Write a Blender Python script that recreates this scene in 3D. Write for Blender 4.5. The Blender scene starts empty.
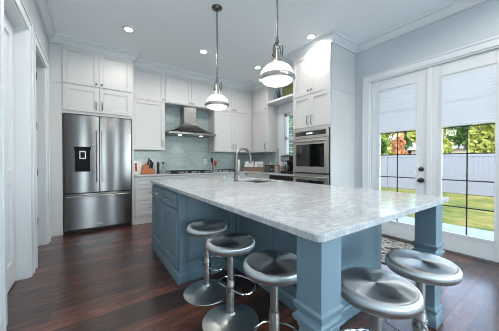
import bpy, bmesh, math, random
from mathutils import Vector, Matrix
C = bpy.context.scene.collection
S = bpy.context.scene
R = math.radians
# ------------------------------------------------------------------ camera
cd = bpy.data.cameras.new('camera'); cam = bpy.data.objects.new('camera', cd); C.objects.link(cam)
cd.sensor_width = 36; cd.lens = 226.95/499*36; cd.shift_y = -2.15/499; cd.clip_start = .02
cam.location = (0, 0, 1.18); cam.rotation_euler = (R(90-.6), 0, R(-34.93)); S.camera = cam
# ------------------------------------------------------------------ world / view
S.view_settings.view_transform = 'Standard'; S.view_settings.look = 'None'
S.view_settings.gamma = 1; S.view_settings.use_curve_mapping = False
S.view_settings.exposure = 0.70
w = bpy.data.worlds.new('world'); S.world = w; w.use_nodes = True
wn = w.node_tree; wn.nodes.clear()
sky = wn.nodes.new('ShaderNodeTexSky'); sky.sky_type = 'NISHITA'; sky.sun_disc = False
sky.sun_elevation = R(48); sky.sun_rotation = R(250)
hs = wn.nodes.new('ShaderNodeHueSaturation'); hs.inputs['Saturation'].default_value = .68
bg = wn.nodes.new('ShaderNodeBackground'); bg.inputs[1].default_value = .72
wo = wn.nodes.new('ShaderNodeOutputWorld')
wn.links.new(sky.outputs[0], hs.inputs['Color']); wn.links.new(hs.outputs[0], bg.inputs[0]); wn.links.new(bg.outputs[0], wo.inputs[0])
S.cycles.pixel_filter_type = 'BLACKMAN_HARRIS'; S.cycles.filter_width = 1.0; S.cycles.max_bounces = 10; S.cycles.diffuse_bounces = 6; S.cycles.transparent_max_bounces = 12
S.cycles.sample_clamp_indirect = 6; S.cycles.caustics_reflective = False; S.cycles.caustics_refractive = False

def lamp(name, typ, loc, energy, color, rot=(0, 0, 0), **kw):
    l = bpy.data.lights.new(name, typ); l.energy = energy; l.color = color
    for k, v in kw.items(): setattr(l, k, v)
    o = bpy.data.objects.new(name, l); C.objects.link(o); o.location = loc; o.rotation_euler = rot
    return o
lamp('sun', 'SUN', (0, 0, 9), 1.6, (1, .95, .86), (R(38), 0, R(-118)), angle=R(1.5))
# sky portals in the openings
def portal(name, loc, rot, sx, sy):
    o = lamp(name, 'AREA', loc, 1, (1, 1, 1), rot, shape='RECTANGLE', size=sx, size_y=sy)
    o.data.cycles.is_portal = True
portal('portal_french', (3.95, 1.14, 1.25), (0, R(90), 0), 2.4, 1.6)
DAYFILL = (.76, .93, 1)
lamp('fill_rear', 'AREA', (1.5, -4.6, 1.75), 150, DAYFILL, (R(90), 0, 0), shape='RECTANGLE', size=4.4, size_y=2.8)  # added fill lamp outside the unseen rear windows, brightens the room
lamp('fill_side', 'AREA', (4.8, -2.02, 1.6), 90, DAYFILL, (0, R(90), 0), shape='RECTANGLE', size=2.6, size_y=2.8)  # second added fill lamp, outside the unseen right-hand window
CEIL = 3.15
WARM = (1, .93, .86)

# ------------------------------------------------------------------ materials
def srgb(r, g, b):
    f = lambda c: (c/255/12.92) if c/255 <= .04045 else ((c/255+.055)/1.055)**2.4
    return (f(r), f(g), f(b), 1)
MATS = {}
def mat(name, col, rough=.5, metal=0, emit=None, es=0, trans=0, aniso=0, bump=0, bscale=40, coat=0, var=.04, spec=None):
    m = bpy.data.materials.new(name); m.use_nodes = True; n = m.node_tree; b = n.nodes['Principled BSDF']
    c = srgb(*col)
    b.inputs['Roughness'].default_value = rough; b.inputs['Metallic'].default_value = metal
    b.inputs['Transmission Weight'].default_value = trans; b.inputs['Anisotropic'].default_value = aniso
    b.inputs['Coat Weight'].default_value = coat
    if spec is not None: b.inputs['Specular IOR Level'].default_value = spec
    tc = n.nodes.new('ShaderNodeTexCoord'); ns = n.nodes.new('ShaderNodeTexNoise'); ns.inputs['Scale'].default_value = 3
    n.links.new(tc.outputs['Object'], ns.inputs['Vector'])
    mx = n.nodes.new('ShaderNodeMix'); mx.data_type = 'RGBA'
    mx.inputs[6].default_value = tuple(v*(1-var) for v in c[:3])+(1,); mx.inputs[7].default_value = tuple(min(1, v*(1+var)) for v in c[:3])+(1,)
    n.links.new(ns.outputs[0], mx.inputs[0]); n.links.new(mx.outputs[2], b.inputs['Base Color'])
    if emit: b.inputs['Emission Color'].default_value = tuple(emit)+(1,); b.inputs['Emission Strength'].default_value = es
    if bump:
        n2 = n.nodes.new('ShaderNodeTexNoise'); n2.inputs['Scale'].default_value = bscale
        bp = n.nodes.new('ShaderNodeBump'); bp.inputs['Strength'].default_value = bump; bp.inputs['Distance'].default_value = .01
        n.links.new(tc.outputs['Object'], n2.inputs['Vector']); n.links.new(n2.outputs[0], bp.inputs['Height']); n.links.new(bp.outputs[0], b.inputs['Normal'])
    MATS[name] = m; return m
def N(m, t, **kw):
    x = m.node_tree.nodes.new(t)
    for k, v in kw.items(): setattr(x, k, v)
    return x
def math_(m, op, a, b=None):
    x = N(m, 'ShaderNodeMath', operation=op)
    for i, v in enumerate((a, b)):
        if v is None: continue
        if isinstance(v, (int, float)): x.inputs[i].default_value = v
        else: m.node_tree.links.new(v, x.inputs[i])
    return x.outputs[0]
def ramp(m, fac, stops):
    r = N(m, 'ShaderNodeValToRGB'); e = r.color_ramp.elements
    while len(e) > 1: e.remove(e[-1])
    e[0].position = stops[0][0]; e[0].color = srgb(*stops[0][1])
    for p, c in stops[1:]:
        q = e.new(p); q.color = srgb(*c)
    m.node_tree.links.new(fac, r.inputs[0]); return r.outputs[0]

WALLC = mat('wall_paint', (192, 201, 207), .85, bump=.05, bscale=120, var=.01)
CEILC = mat('ceiling_paint', (238, 244, 248), .9, bump=.08, bscale=160, var=.01)
TRIM = mat('white_trim_paint', (218, 223, 227), .4, var=.005)
CAB = mat('white_cabinet_paint', (207, 208, 208), .42, var=.01)
BLUE = mat('blue_grey_cabinet_paint', (114, 139, 153), .42, var=.02, coat=.1)
NICK = mat('brushed_nickel', (176, 174, 170), .3, 1, var=.02)
CHROME = mat('chrome', (205, 207, 210), .12, 1, var=.01)
BLACK = mat('black_plastic', (18, 19, 21), .5, var=.05)
IRON = mat('cast_iron', (30, 30, 32), .6, bump=.3, bscale=200)
GLASSBLK = mat('black_glass', (14, 16, 18), .06, coat=1)
DARKGREY = mat('dark_grey_plastic', (70, 72, 76), .4)
WHITE = mat('white_ceramic', (236, 238, 238), .25)
PAPER = mat('white_paper', (238, 238, 236), .9, bump=.4, bscale=90)
RED = mat('red_print', (178, 50, 44), .5)
REDP = mat('red_plastic', (170, 44, 42), .4)
GREENP = mat('green_plastic', (60, 96, 62), .4)
WOODO = mat('orange_brown_wood', (170, 96, 52), .45, var=.25)
WICK = mat('weathered_wood_crate', (128, 108, 92), .7, var=.25, bump=.5, bscale=60)
VASEB = mat('blue_glazed_ceramic', (86, 104, 140), .3, var=.15)
PICG = mat('green_leafy_print', (92, 102, 62), .6, var=.5)
CORK = mat('beige_stoneware', (160, 152, 142), .6, var=.1)
VINYL = mat('white_vinyl_fence', (116, 119, 125), .5, var=.02)
CONC = mat('pale_concrete', (170, 174, 180), .85, bump=.2, bscale=30, var=.06)
ROOFG = mat('grey_roof_shingle', (128, 122, 116), .9, bump=.6, bscale=30, var=.15)
STUC = mat('tan_stucco', (170, 160, 145), .9)
BARK = mat('tree_bark', (96, 80, 66), .9, bump=.8, bscale=25, var=.3)
MUNT = mat('bronze_grille', (74, 58, 50), .5)
BLIND = mat('white_blind_fabric', (226, 229, 232), .8)
def blind_nodes(m):
    n = m.node_tree; b = n.nodes['Principled BSDF']; out = n.nodes['Material Output']
    tr = N(m, 'ShaderNodeBsdfTranslucent'); tr.inputs[0].default_value = (.84, .87, .9, 1)
    mx = N(m, 'ShaderNodeMixShader'); mx.inputs[0].default_value = .42
    n.links.new(b.outputs[0], mx.inputs[1]); n.links.new(tr.outputs[0], mx.inputs[2]); n.links.new(mx.outputs[0], out.inputs[0])
blind_nodes(BLIND)
GLASS = bpy.data.materials.new('window_glass'); GLASS.use_nodes = True
def glass_nodes(m):
    n = m.node_tree; n.nodes.remove(n.nodes['Principled BSDF']); out = n.nodes['Material Output']
    t = N(m, 'ShaderNodeBsdfTransparent'); t.inputs[0].default_value = (.96, .98, .98, 1); g = N(m, 'ShaderNodeBsdfGlossy'); g.inputs['Roughness'].default_value = .02
    fr = N(m, 'ShaderNodeFresnel'); fr.inputs[0].default_value = 1.45; mx = N(m, 'ShaderNodeMixShader')
    f2 = math_(m, 'MULTIPLY', fr.outputs[0], .28)
    n.links.new(f2, mx.inputs[0]); n.links.new(t.outputs[0], mx.inputs[1]); n.links.new(g.outputs[0], mx.inputs[2]); n.links.new(mx.outputs[0], out.inputs[0])
glass_nodes(GLASS)
CLEAR = mat('clear_glass', (235, 242, 242), .05, trans=1)

def steel(name, col, rough, stretch, aniso=.5, streak=.10, radial=False):
    m = mat(name, col, rough, 1, aniso=aniso, var=.03); n = m.node_tree; b = n.nodes['Principled BSDF']
    tc = N(m, 'ShaderNodeTexCoord'); mp = N(m, 'ShaderNodeMapping'); mp.inputs['Scale'].default_value = stretch
    ns = N(m, 'ShaderNodeTexNoise'); ns.inputs['Scale'].default_value = 1; ns.inputs['Detail'].default_value = 3
    n.links.new(tc.outputs['Object'], mp.inputs[0]); n.links.new(mp.outputs[0], ns.inputs['Vector'])
    rr = math_(m, 'MULTIPLY_ADD', ns.outputs[0], streak); rr.node.inputs[2].default_value = rough-streak/2
    n.links.new(rr, b.inputs['Roughness'])
    if radial:
        tg = N(m, 'ShaderNodeTangent', direction_type='RADIAL', axis='Z'); n.links.new(tg.outputs[0], b.inputs['Tangent'])
    return m
STEEL = steel('brushed_stainless_steel', (122, 120, 120), .2, (2, 2, 400), .93, .04)
def ztangent(m):
    n = m.node_tree; b = n.nodes['Principled BSDF']; c = N(m, 'ShaderNodeCombineXYZ'); c.inputs[2].default_value = 1; n.links.new(c.outputs[0], b.inputs['Tangent'])
ztangent(STEEL)
STEELO = steel('oven_stainless_steel', (208, 206, 202), .36, (3, 300, 300), .0, .08)
HW = mat('aged_nickel_hardware', (112, 110, 108), .3, 1)
STEELH = steel('stainless_steel_hood', (150, 148, 145), .27, (4, 4, 60), .0, .02)
SEATM = steel('spun_stainless_seat', (206, 210, 212), .42, (1, 1, 1), .96, .04, True); SEATM.node_tree.nodes['Principled BSDF'].inputs['Anisotropic Rotation'].default_value = .0
BASEM = steel('brushed_stainless_base', (185, 190, 192), .32, (3, 3, 3), .6, .06, True)

def floor_mat():
    m = mat('dark_wood_planks', (80, 50, 38), .3, var=0); n = m.node_tree; b = n.nodes['Principled BSDF']; L = n.links
    tc = N(m, 'ShaderNodeTexCoord'); sp = N(m, 'ShaderNodeSeparateXYZ'); L.new(tc.outputs['Object'], sp.inputs[0])
    x, y = sp.outputs[0], sp.outputs[1]
    yr = math_(m, 'DIVIDE', math_(m, 'ADD', y, 40*.127-.035), .127); row = math_(m, 'FLOOR', yr); fy = math_(m, 'FRACT', yr)
    wn1 = N(m, 'ShaderNodeTexWhiteNoise', noise_dimensions='1D'); L.new(row, wn1.inputs['W'])
    xs = math_(m, 'ADD', math_(m, 'DIVIDE', x, 1.15), math_(m, 'MULTIPLY', wn1.outputs[0], 7.3)); colm = math_(m, 'FLOOR', xs); fx = math_(m, 'FRACT', xs)
    cb = N(m, 'ShaderNodeCombineXYZ'); L.new(row, cb.inputs[0]); L.new(colm, cb.inputs[1])
    wn2 = N(m, 'ShaderNodeTexWhiteNoise', noise_dimensions='2D'); L.new(cb.outputs[0], wn2.inputs['Vector'])
    cg = N(m, 'ShaderNodeCombineXYZ'); L.new(math_(m, 'MULTIPLY', x, 2.2), cg.inputs[0]); L.new(math_(m, 'MULTIPLY', y, 22), cg.inputs[1]); L.new(math_(m, 'MULTIPLY', wn2.outputs[0], 30), cg.inputs[2])
    ns = N(m, 'ShaderNodeTexNoise'); ns.inputs['Scale'].default_value = 1.6; ns.inputs['Detail'].default_value = 5; ns.inputs['Distortion'].default_value = .6; L.new(cg.outputs[0], ns.inputs['Vector'])
    c4 = N(m, 'ShaderNodeCombineXYZ'); L.new(math_(m, 'MULTIPLY', x, 5), c4.inputs[0]); L.new(math_(m, 'MULTIPLY', y, 15), c4.inputs[1]); L.new(math_(m, 'MULTIPLY', wn2.outputs[0], 17), c4.inputs[2])
    n4 = N(m, 'ShaderNodeTexNoise'); n4.inputs['Scale'].default_value = 1; n4.inputs['Detail'].default_value = 4; n4.inputs['Roughness'].default_value = .65; n4.inputs['Distortion'].default_value = .8; L.new(c4.outputs[0], n4.inputs['Vector'])
    fac = math_(m, 'ADD', math_(m, 'MULTIPLY', wn2.outputs[0], .22), math_(m, 'ADD', math_(m, 'MULTIPLY', ns.outputs[0], .38), math_(m, 'MULTIPLY', n4.outputs[0], .40)))
    col = ramp(m, fac, [(.32, (22, 12, 10)), (.44, (52, 26, 18)), (.55, (86, 46, 32)), (.70, (136, 80, 56))])
    g1 = math_(m, 'LESS_THAN', fy, .03); g2 = math_(m, 'LESS_THAN', fx, .004); gap = math_(m, 'MAXIMUM', g1, g2)
    mx = N(m, 'ShaderNodeMix', data_type='RGBA'); L.new(gap, mx.inputs[0]); L.new(col, mx.inputs[6]); mx.inputs[7].default_value = srgb(18, 12, 10); L.new(mx.outputs[2], b.inputs['Base Color'])
    # hand-scraped surface
    n3 = N(m, 'ShaderNodeTexNoise'); n3.inputs['Scale'].default_value = 1; n3.inputs['Detail'].default_value = 2
    c3 = N(m, 'ShaderNodeCombineXYZ'); L.new(math_(m, 'MULTIPLY', x, 6), c3.inputs[0]); L.new(math_(m, 'MULTIPLY', y, 28), c3.inputs[1]); L.new(c3.outputs[0], n3.inputs['Vector'])
    h = math_(m, 'SUBTRACT', n3.outputs[0], math_(m, 'MULTIPLY', gap, .8))
    bp = N(m, 'ShaderNodeBump'); bp.inputs['Strength'].default_value = .5; bp.inputs['Distance'].default_value = .005; L.new(h, bp.inputs['Height']); L.new(bp.outputs[0], b.inputs['Normal'])
    L.new(math_(m, 'ADD', math_(m, 'MULTIPLY', n3.outputs[0], .14), .25), b.inputs['Roughness'])
    b.inputs['Specular IOR Level'].default_value = .5; b.inputs['Coat Weight'].default_value = .75; b.inputs['Coat IOR'].default_value = 1.5; b.inputs['Coat Roughness'].default_value = .22
    return m
FLOOR = floor_mat()
def quartz():
    m = mat('white_grey_marble', (215, 215, 213), .14, var=0); n = m.node_tree; b = n.nodes['Principled BSDF']; L = n.links
    tc = N(m, 'ShaderNodeTexCoord'); mp = N(m, 'ShaderNodeMapping'); mp.inputs['Rotation'].default_value = (0, 0, .6); mp.inputs['Scale'].default_value = (1, 2.2, 1); L.new(tc.outputs['Object'], mp.inputs[0])
    a = N(m, 'ShaderNodeTexNoise'); a.inputs['Scale'].default_value = 3.2; a.inputs['Detail'].default_value = 9; a.inputs['Roughness'].default_value = .68; a.inputs['Distortion'].default_value = 1.6; L.new(mp.outputs[0], a.inputs['Vector'])
    v = math_(m, 'ABSOLUTE', math_(m, 'SUBTRACT', a.outputs[0], .5))
    c1 = ramp(m, v, [(0, (178, 183, 188)), (.03, (194, 198, 202)), (.10, (205, 208, 210)), (.3, (214, 216, 217))])
    s = N(m, 'ShaderNodeTexNoise'); s.inputs['Scale'].default_value = 45; s.inputs['Detail'].default_value = 3; L.new(tc.outputs['Object'], s.inputs['Vector'])
    c2 = ramp(m, s.outputs[0], [(.38, (216, 215, 214)), (.55, (242, 242, 242))])
    mx = N(m, 'ShaderNodeMix', data_type='RGBA', blend_type='MULTIPLY'); mx.inputs[0].default_value = .55; L.new(c1, mx.inputs[6]); L.new(c2, mx.inputs[7]); L.new(mx.outputs[2], b.inputs['Base Color'])
    return m
QUARTZ = quartz()
def tile_mat():
    m = mat('blue_green_glass_tile', (150, 168, 166), .12, var=0); n = m.node_tree; b = n.nodes['Principled BSDF']; L = n.links
    tc = N(m, 'ShaderNodeTexCoord'); sp = N(m, 'ShaderNodeSeparateXYZ'); L.new(tc.outputs['Object'], sp.inputs[0])
    u = math_(m, 'ADD', sp.outputs[0], sp.outputs[1]); v = sp.outputs[2]
    vr = math_(m, 'DIVIDE', v, .0765); row = math_(m, 'FLOOR', vr); fv = math_(m, 'FRACT', vr)
    ur = math_(m, 'ADD', math_(m, 'DIVIDE', u, .153), math_(m, 'MULTIPLY', row, .5)); col = math_(m, 'FLOOR', ur); fu = math_(m, 'FRACT', ur)
    cb = N(m, 'ShaderNodeCombineXYZ'); L.new(row, cb.inputs[0]); L.new(col, cb.inputs[1])
    wn2 = N(m, 'ShaderNodeTexWhiteNoise', noise_dimensions='2D'); L.new(cb.outputs[0], wn2.inputs['Vector'])
    c = ramp(m, wn2.outputs[0], [(0, (156, 172, 173)), (1, (174, 188, 187))])
    gap = math_(m, 'MAXIMUM', math_(m, 'LESS_THAN', fv, .06), math_(m, 'LESS_THAN', fu, .035))
    mx = N(m, 'ShaderNodeMix', data_type='RGBA'); L.new(gap, mx.inputs[0]); L.new(c, mx.inputs[6]); mx.inputs[7].default_value = srgb(188, 200, 198); L.new(mx.outputs[2], b.inputs['Base Color'])
    bp = N(m, 'ShaderNodeBump'); bp.inputs['Strength'].default_value = .3; bp.inputs['Distance'].default_value = .002; bp.invert = True; L.new(gap, bp.inputs['Height']); L.new(bp.outputs[0], b.inputs['Normal'])
    return m
TILE = tile_mat()
def grass_mat():
    m = mat('lawn_grass', (150, 170, 80), .95, var=0); n = m.node_tree; b = n.nodes['Principled BSDF']; L = n.links
    tc = N(m, 'ShaderNodeTexCoord'); a = N(m, 'ShaderNodeTexNoise'); a.inputs['Scale'].default_value = 1.1; a.inputs['Detail'].default_value = 8; a.inputs['Roughness'].default_value = .7; L.new(tc.outputs['Object'], a.inputs['Vector'])
    L.new(ramp(m, a.outputs[0], [(.35, (62, 78, 16)), (.48, (92, 100, 26)), (.58, (126, 114, 48)), (.68, (138, 122, 78))]), b.inputs['Base Color'])
    return m
GRASS = grass_mat()
def leaf_mat(name, a, b_):
    m = mat(name, a, .6, var=0); n = m.node_tree; b = n.nodes['Principled BSDF']; L = n.links
    tc = N(m, 'ShaderNodeTexCoord'); q = N(m, 'ShaderNodeTexNoise'); q.inputs['Scale'].default_value = 2.5; q.inputs['Detail'].default_value = 4; L.new(tc.outputs['Object'], q.inputs['Vector'])
    L.new(ramp(m, q.outputs[0], [(.35, a), (.65, b_)]), b.inputs['Base Color'])
    out = n.nodes['Material Output']; tr = N(m, 'ShaderNodeBsdfTranslucent'); tr.inputs[0].default_value = srgb(*b_); mx = N(m, 'ShaderNodeMixShader'); mx.inputs[0].default_value = .35
    L.new(b.outputs[0], mx.inputs[1]); L.new(tr.outputs[0], mx.inputs[2]); L.new(mx.outputs[0], out.inputs[0])
    return m
LEAF1 = leaf_mat('yellow_green_leaves', (118, 138, 46), (206, 202, 116))
LEAF2 = leaf_mat('deep_green_leaves', (52, 92, 42), (104, 136, 66))
LEAF3 = leaf_mat('russet_leaves', (150, 90, 60), (220, 160, 110))
def rug_mat():
    m = mat('patterned_rug_pile', (120, 96, 80), .95, var=0); n = m.node_tree; b = n.nodes['Principled BSDF']; L = n.links
    tc = N(m, 'ShaderNodeTexCoord'); a = N(m, 'ShaderNodeTexNoise'); a.inputs['Scale'].default_value = 7; a.inputs['Detail'].default_value = 2; a.inputs['Distortion'].default_value = 2.5; L.new(tc.outputs['Object'], a.inputs['Vector'])
    L.new(ramp(m, a.outputs[0], [(.40, (58, 46, 40)), (.46, (140, 122, 100)), (.52, (196, 192, 184)), (.62, (120, 128, 130))]), b.inputs['Base Color'])
    return m
RUG = rug_mat()

# ------------------------------------------------------------------ mesh helpers
def BM(): return bmesh.new()
def bx(bm, x0, x1, y0, y1, z0, z1):
    if x0 > x1: x0, x1 = x1, x0
    if y0 > y1: y0, y1 = y1, y0
    if z0 > z1: z0, z1 = z1, z0
    v = [bm.verts.new(p) for p in ((x0, y0, z0), (x1, y0, z0), (x1, y1, z0), (x0, y1, z0), (x0, y0, z1), (x1, y0, z1), (x1, y1, z1), (x0, y1, z1))]
    for f in ((3, 2, 1, 0), (4, 5, 6, 7), (0, 1, 5, 4), (1, 2, 6, 5), (2, 3, 7, 6), (3, 0, 4, 7)): bm.faces.new([v[i] for i in f])
class F:   # a face frame: u along the face, v up, n outward
    def __init__(s, o, u, n): s.o = Vector(o); s.u = Vector(u); s.n = Vector(n); s.v = Vector((0, 0, 1))
    def p(s, u, v, n): return s.o+s.u*u+s.v*v+s.n*n
def fb(bm, fr, u0, u1, v0, v1, n0, n1):
    a, b = fr.p(u0, v0, n0), fr.p(u1, v1, n1); bx(bm, a.x, b.x, a.y, b.y, a.z, b.z)
def lathe(bm, prof, seg=32, c=(0, 0, 0), M=None):
    rings = []; c = Vector(c)
    for r, z in prof:
        ring = []
        for i in range(seg):
            a = 2*math.pi*i/seg; p = Vector((max(r, 1e-5)*math.cos(a), max(r, 1e-5)*math.sin(a), z))
            if M is not None: p = M @ p
            ring.append(bm.verts.new(p+c))
        rings.append(ring)
    for a, b in zip(rings, rings[1:]):
        for i in range(seg): bm.faces.new((a[i], a[(i+1) % seg], b[(i+1) % seg], b[i]))
    if prof[0] == prof[-1]: return
    if prof[0][0] > 1e-4: bm.faces.new(rings[0][::-1])
    if prof[-1][0] > 1e-4: bm.faces.new(rings[-1])
def tube(bm, pts, r, seg=10, closed=False, caps=True):
    pts = [Vector(p) for p in pts]; n = len(pts); rings = []; ref = None
    for i, p in enumerate(pts):
        if closed: d = pts[(i+1) % n]-pts[i-1]
        else: d = pts[min(i+1, n-1)]-pts[max(i-1, 0)]
        d.normalize()
        if ref is None: ref = Vector((0, 0, 1)) if abs(d.z) < .9 else Vector((1, 0, 0))
        a = (ref-d*ref.dot(d)).normalized(); ref = a; b = d.cross(a)
        rr = r[i] if isinstance(r, (list, tuple)) else r
        rings.append([bm.verts.new(p+(a*math.cos(t)+b*math.sin(t))*rr) for t in [2*math.pi*k/seg for k in range(seg)]])
    m = n if closed else n-1
    for i in range(m):
        A, B = rings[i], rings[(i+1) % n]
        for k in range(seg): bm.faces.new((A[k], A[(k+1) % seg], B[(k+1) % seg], B[k]))
    if not closed and caps: bm.faces.new(rings[0][::-1]); bm.faces.new(rings[-1])
def sqstack(bm, cx, cy, prof):   # square post from mitred levels
    prev = None
    for z, h in prof:
        cur = [bm.verts.new((cx+sx*h, cy+sy*h, z)) for sx, sy in ((-1, -1), (1, -1), (1, 1), (-1, 1))]
        if prev:
            for i in range(4): bm.faces.new((prev[i], prev[(i+1) % 4], cur[(i+1) % 4], cur[i]))
        else: bm.faces.new(cur[::-1])
        prev = cur
    bm.faces.new(prev)
def sweep(bm, path, prof, closed=False):   # room side to the right of the path
    n = len(path); rows = []
    for i in range(n):
        P = Vector(path[i]); ns = []
        if closed or i > 0: d = (P-Vector(path[i-1])).normalized(); ns.append(Vector((d.y, -d.x)))
        if closed or i < n-1: d = (Vector(path[(i+1) % n])-P).normalized(); ns.append(Vector((d.y, -d.x)))
        m = ns[0] if len(ns) == 1 else (ns[0]+ns[1])/(1+ns[0].dot(ns[1]))
        rows.append([bm.verts.new((P.x+m.x*o, P.y+m.y*o, z)) for o, z in prof])
    k = len(prof)
    for i in range(n if closed else n-1):
        A, B = rows[i], rows[(i+1) % n]
        for j in range(k): bm.faces.new((A[j], B[j], B[(j+1) % k], A[(j+1) % k]))
    if not closed: bm.faces.new(rows[0]); bm.faces.new(rows[-1][::-1])
def obj(name, bm, m, parent=None, smooth=False, bevel=0, seg=2, loc=None):
    me = bpy.data.meshes.new(name); bmesh.ops.recalc_face_normals(bm, faces=bm.faces); bm.to_mesh(me); bm.free(); me.materials.append(m)
    o = bpy.data.objects.new(name, me); C.objects.link(o)
    if parent: o.parent = parent
    if loc: o.location = loc
    if smooth:
        for p in me.polygons: p.use_smooth = True
        me.set_sharp_from_angle(angle=R(40))
    if bevel:
        b = o.modifiers.new('bevel', 'BEVEL'); b.width = bevel; b.segments = seg; b.limit_method = 'ANGLE'; b.angle_limit = R(35)
        if not smooth:
            for p in me.polygons: p.use_smooth = True
            me.set_sharp_from_angle(angle=R(50))
    return o
def tag(o, label, cat, group=None, kind=None):
    if label: o['label'] = label
    if cat: o['category'] = cat
    if group: o['group'] = group
    if kind: o['kind'] = kind
    return o
def struct(name, bm, m, **kw):
    o = obj(name, bm, m, **kw); o['kind'] = 'structure'; return o
def thing(name, label, cat, loc=(0, 0, 0), rz=0, group=None):
    o = bpy.data.objects.new(name, None); C.objects.link(o); o.empty_display_size = .1
    o.location = loc; o.rotation_euler = (0, 0, rz); return tag(o, label, cat, group)
def local(o, bmobj):   # child mesh given in world coordinates under an unrotated empty
    bmobj.location = -Vector(o.location); return bmobj
def part(name, bm, m, t, **kw):
    """bm in world coordinates, t an unrotated thing"""
    bmesh.ops.translate(bm, verts=bm.verts, vec=-Vector(t.location) if t.parent is None else -Vector(t.parent.location if t.parent.parent is None else t.parent.parent.location))
    return obj(name, bm, m, t, **kw)
def copy_tree(o, parent=None):
    c = o.copy(); C.objects.link(c)
    if parent: c.parent = parent
    for ch in list(o.children): copy_tree(ch, c)
    return c

XL, YB, XR, XK, YR = -.52, 5.27, 3.753, 3.82, -3.6
# ================================================================== ROOM SHELL
b = BM(); bx(b, XL-1.6, XR+.25, YR-.2, YB+.2, -.1, 0); struct('floor', b, FLOOR)
b = BM(); bx(b, XL-1.6, XR+.45, YR-.2, YB+.2, CEIL, CEIL+.15); struct('ceiling', b, CEILC)
O1 = (2.335, 3.15); O2 = (3.47, 4.27); HD = 2.50; WT = .14
b = BM()
for y0, y1, z0, z1 in ((YR, O1[0], 0, CEIL), (O1[0], O1[1], HD, CEIL), (O1[1], O2[0], 0, CEIL), (O2[0], O2[1], HD, CEIL), (O2[1], YB, 0, CEIL)): bx(b, XL-WT, XL, y0, y1, z0, z1)
struct('wall_left', b, WALLC)
b = BM(); bx(b, XL-1.6, XK+.15, YB, YB+.15, 0, CEIL); struct('wall_back', b, WALLC)
b = BM(); bx(b, XL-1.6, XL-1.45, YR, YB, 0, CEIL); struct('wall_hall', b, WALLC)
FD = (.345, 1.935); FH = 2.475
b = BM()
bx(b, XR, XR+.15, FD[1], 2.25, 0, CEIL); bx(b, XR, XR+.15, FD[0], FD[1], FH, CEIL); bx(b, XR, XR+.15, -.75, FD[0], 0, CEIL); bx(b, XR, XR+.15, YR, -3.3, 0, CEIL); bx(b, XR, XR+.15, -3.3, -.75, 2.5, CEIL); bx(b, XR, XR+.15, -3.3, -.75, 0, .1)
WY = (3.12, 4.02); WZ = (1.12, 2.335)
bx(b, XK, XK+.15, 2.2, WY[0], 0, CEIL); bx(b, XK, XK+.15, WY[1], YB, 0, CEIL); bx(b, XK, XK+.15, WY[0], WY[1], 0, WZ[0]); bx(b, XK, XK+.15, WY[0], WY[1], WZ[1], CEIL)
struct('wall_right', b, WALLC)
b = BM(); RW = (-.1, 3.3); RZ = (.1, 2.5)
RWS = [(-.5, .12), (.82, 1.32), (1.75, 3.45)]
bx(b, XL-1.6, XR+.15, YR-.15, YR, RZ[1], CEIL); bx(b, XL-1.6, XR+.15, YR-.15, YR, 0, RZ[0])
for a0, a1 in ((XL-1.6, -.5), (.12, .82), (1.32, 1.75), (3.45, XR+.15)): bx(b, a0, a1, YR-.15, YR, RZ[0], RZ[1])
struct('wall_rear', b, WALLC)
# unseen rear windows, added to let light in from behind the viewer
t = tag(thing('added_window_3', None, None), None, None, kind='structure')
for a0, a1 in RWS:
    b = BM()
    for x in [a0+.03, a1-.03]+([(a0+a1)/2] if a1-a0 > 1 else []): bx(b, x-.03, x+.03, YR-.12, YR-.03, RZ[0], RZ[1])
    bx(b, a0, a1, YR-.12, YR-.03, RZ[0], RZ[0]+.07); bx(b, a0, a1, YR-.12, YR-.03, RZ[1]-.07, RZ[1]); part('window_frame', b, TRIM, t)
    b = BM(); bx(b, a0, a1, YR-.08, YR-.075, RZ[0], RZ[1]); part('pane', b, GLASS, t)
t = tag(thing('added_window_2', None, None), None, None, kind='structure')  # unseen window in the right wall, added to bring in more light
b = BM()
for y in (-3.27, -2.46, -1.62, -.78): bx(b, XR+.03, XR+.12, y-.035, y+.035, .1, 2.5)
bx(b, XR+.03, XR+.12, -3.3, -.75, .1, .17); bx(b, XR+.03, XR+.12, -3.3, -.75, 2.43, 2.5); part('window_frame', b, TRIM, t)
b = BM(); bx(b, XR+.075, XR+.08, -3.3, -.75, .1, 2.5); part('pane', b, GLASS, t)
# crown moulding
CP = [(0, 3.02), (.024, 3.02), (.024, 3.042), (.034, 3.046), (.046, 3.072), (.074, 3.10), (.074, 3.116), (.094, 3.12), (.098, CEIL), (0, CEIL)]
YF, YU, XU, XT, YT0, YT1 = 4.66, 4.93, 3.52, 3.085, 2.18, 3.0
path = [(XL, YR), (XL, YF), (.65, YF), (.65, YU), (XU, YU), (XU, 4.27), (XK, 4.27), (XK, YT1), (XT, YT1), (XT, YT0), (XR, YT0), (XR, YR)]
b = BM(); sweep(b, path, CP, True); struct('trim_1', b, TRIM)
# baseboards
BP = [(0, 0), (.018, 0), (.018, .105), (.012, .125), (.008, .14), (0, .14)]
b = BM(); sweep(b, [(XL, YR), (XL, O1[0]-.105)], BP); sweep(b, [(XL, O2[1]+.105), (XL, YF)], BP); struct('baseboard_left', b, TRIM)
b = BM(); sweep(b, [(XR, FD[0]-.11), (XR, YR)], BP); sweep(b, [(XR, YT0), (XR, FD[1]+.11)], BP); struct('baseboard_right', b, TRIM)
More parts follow.
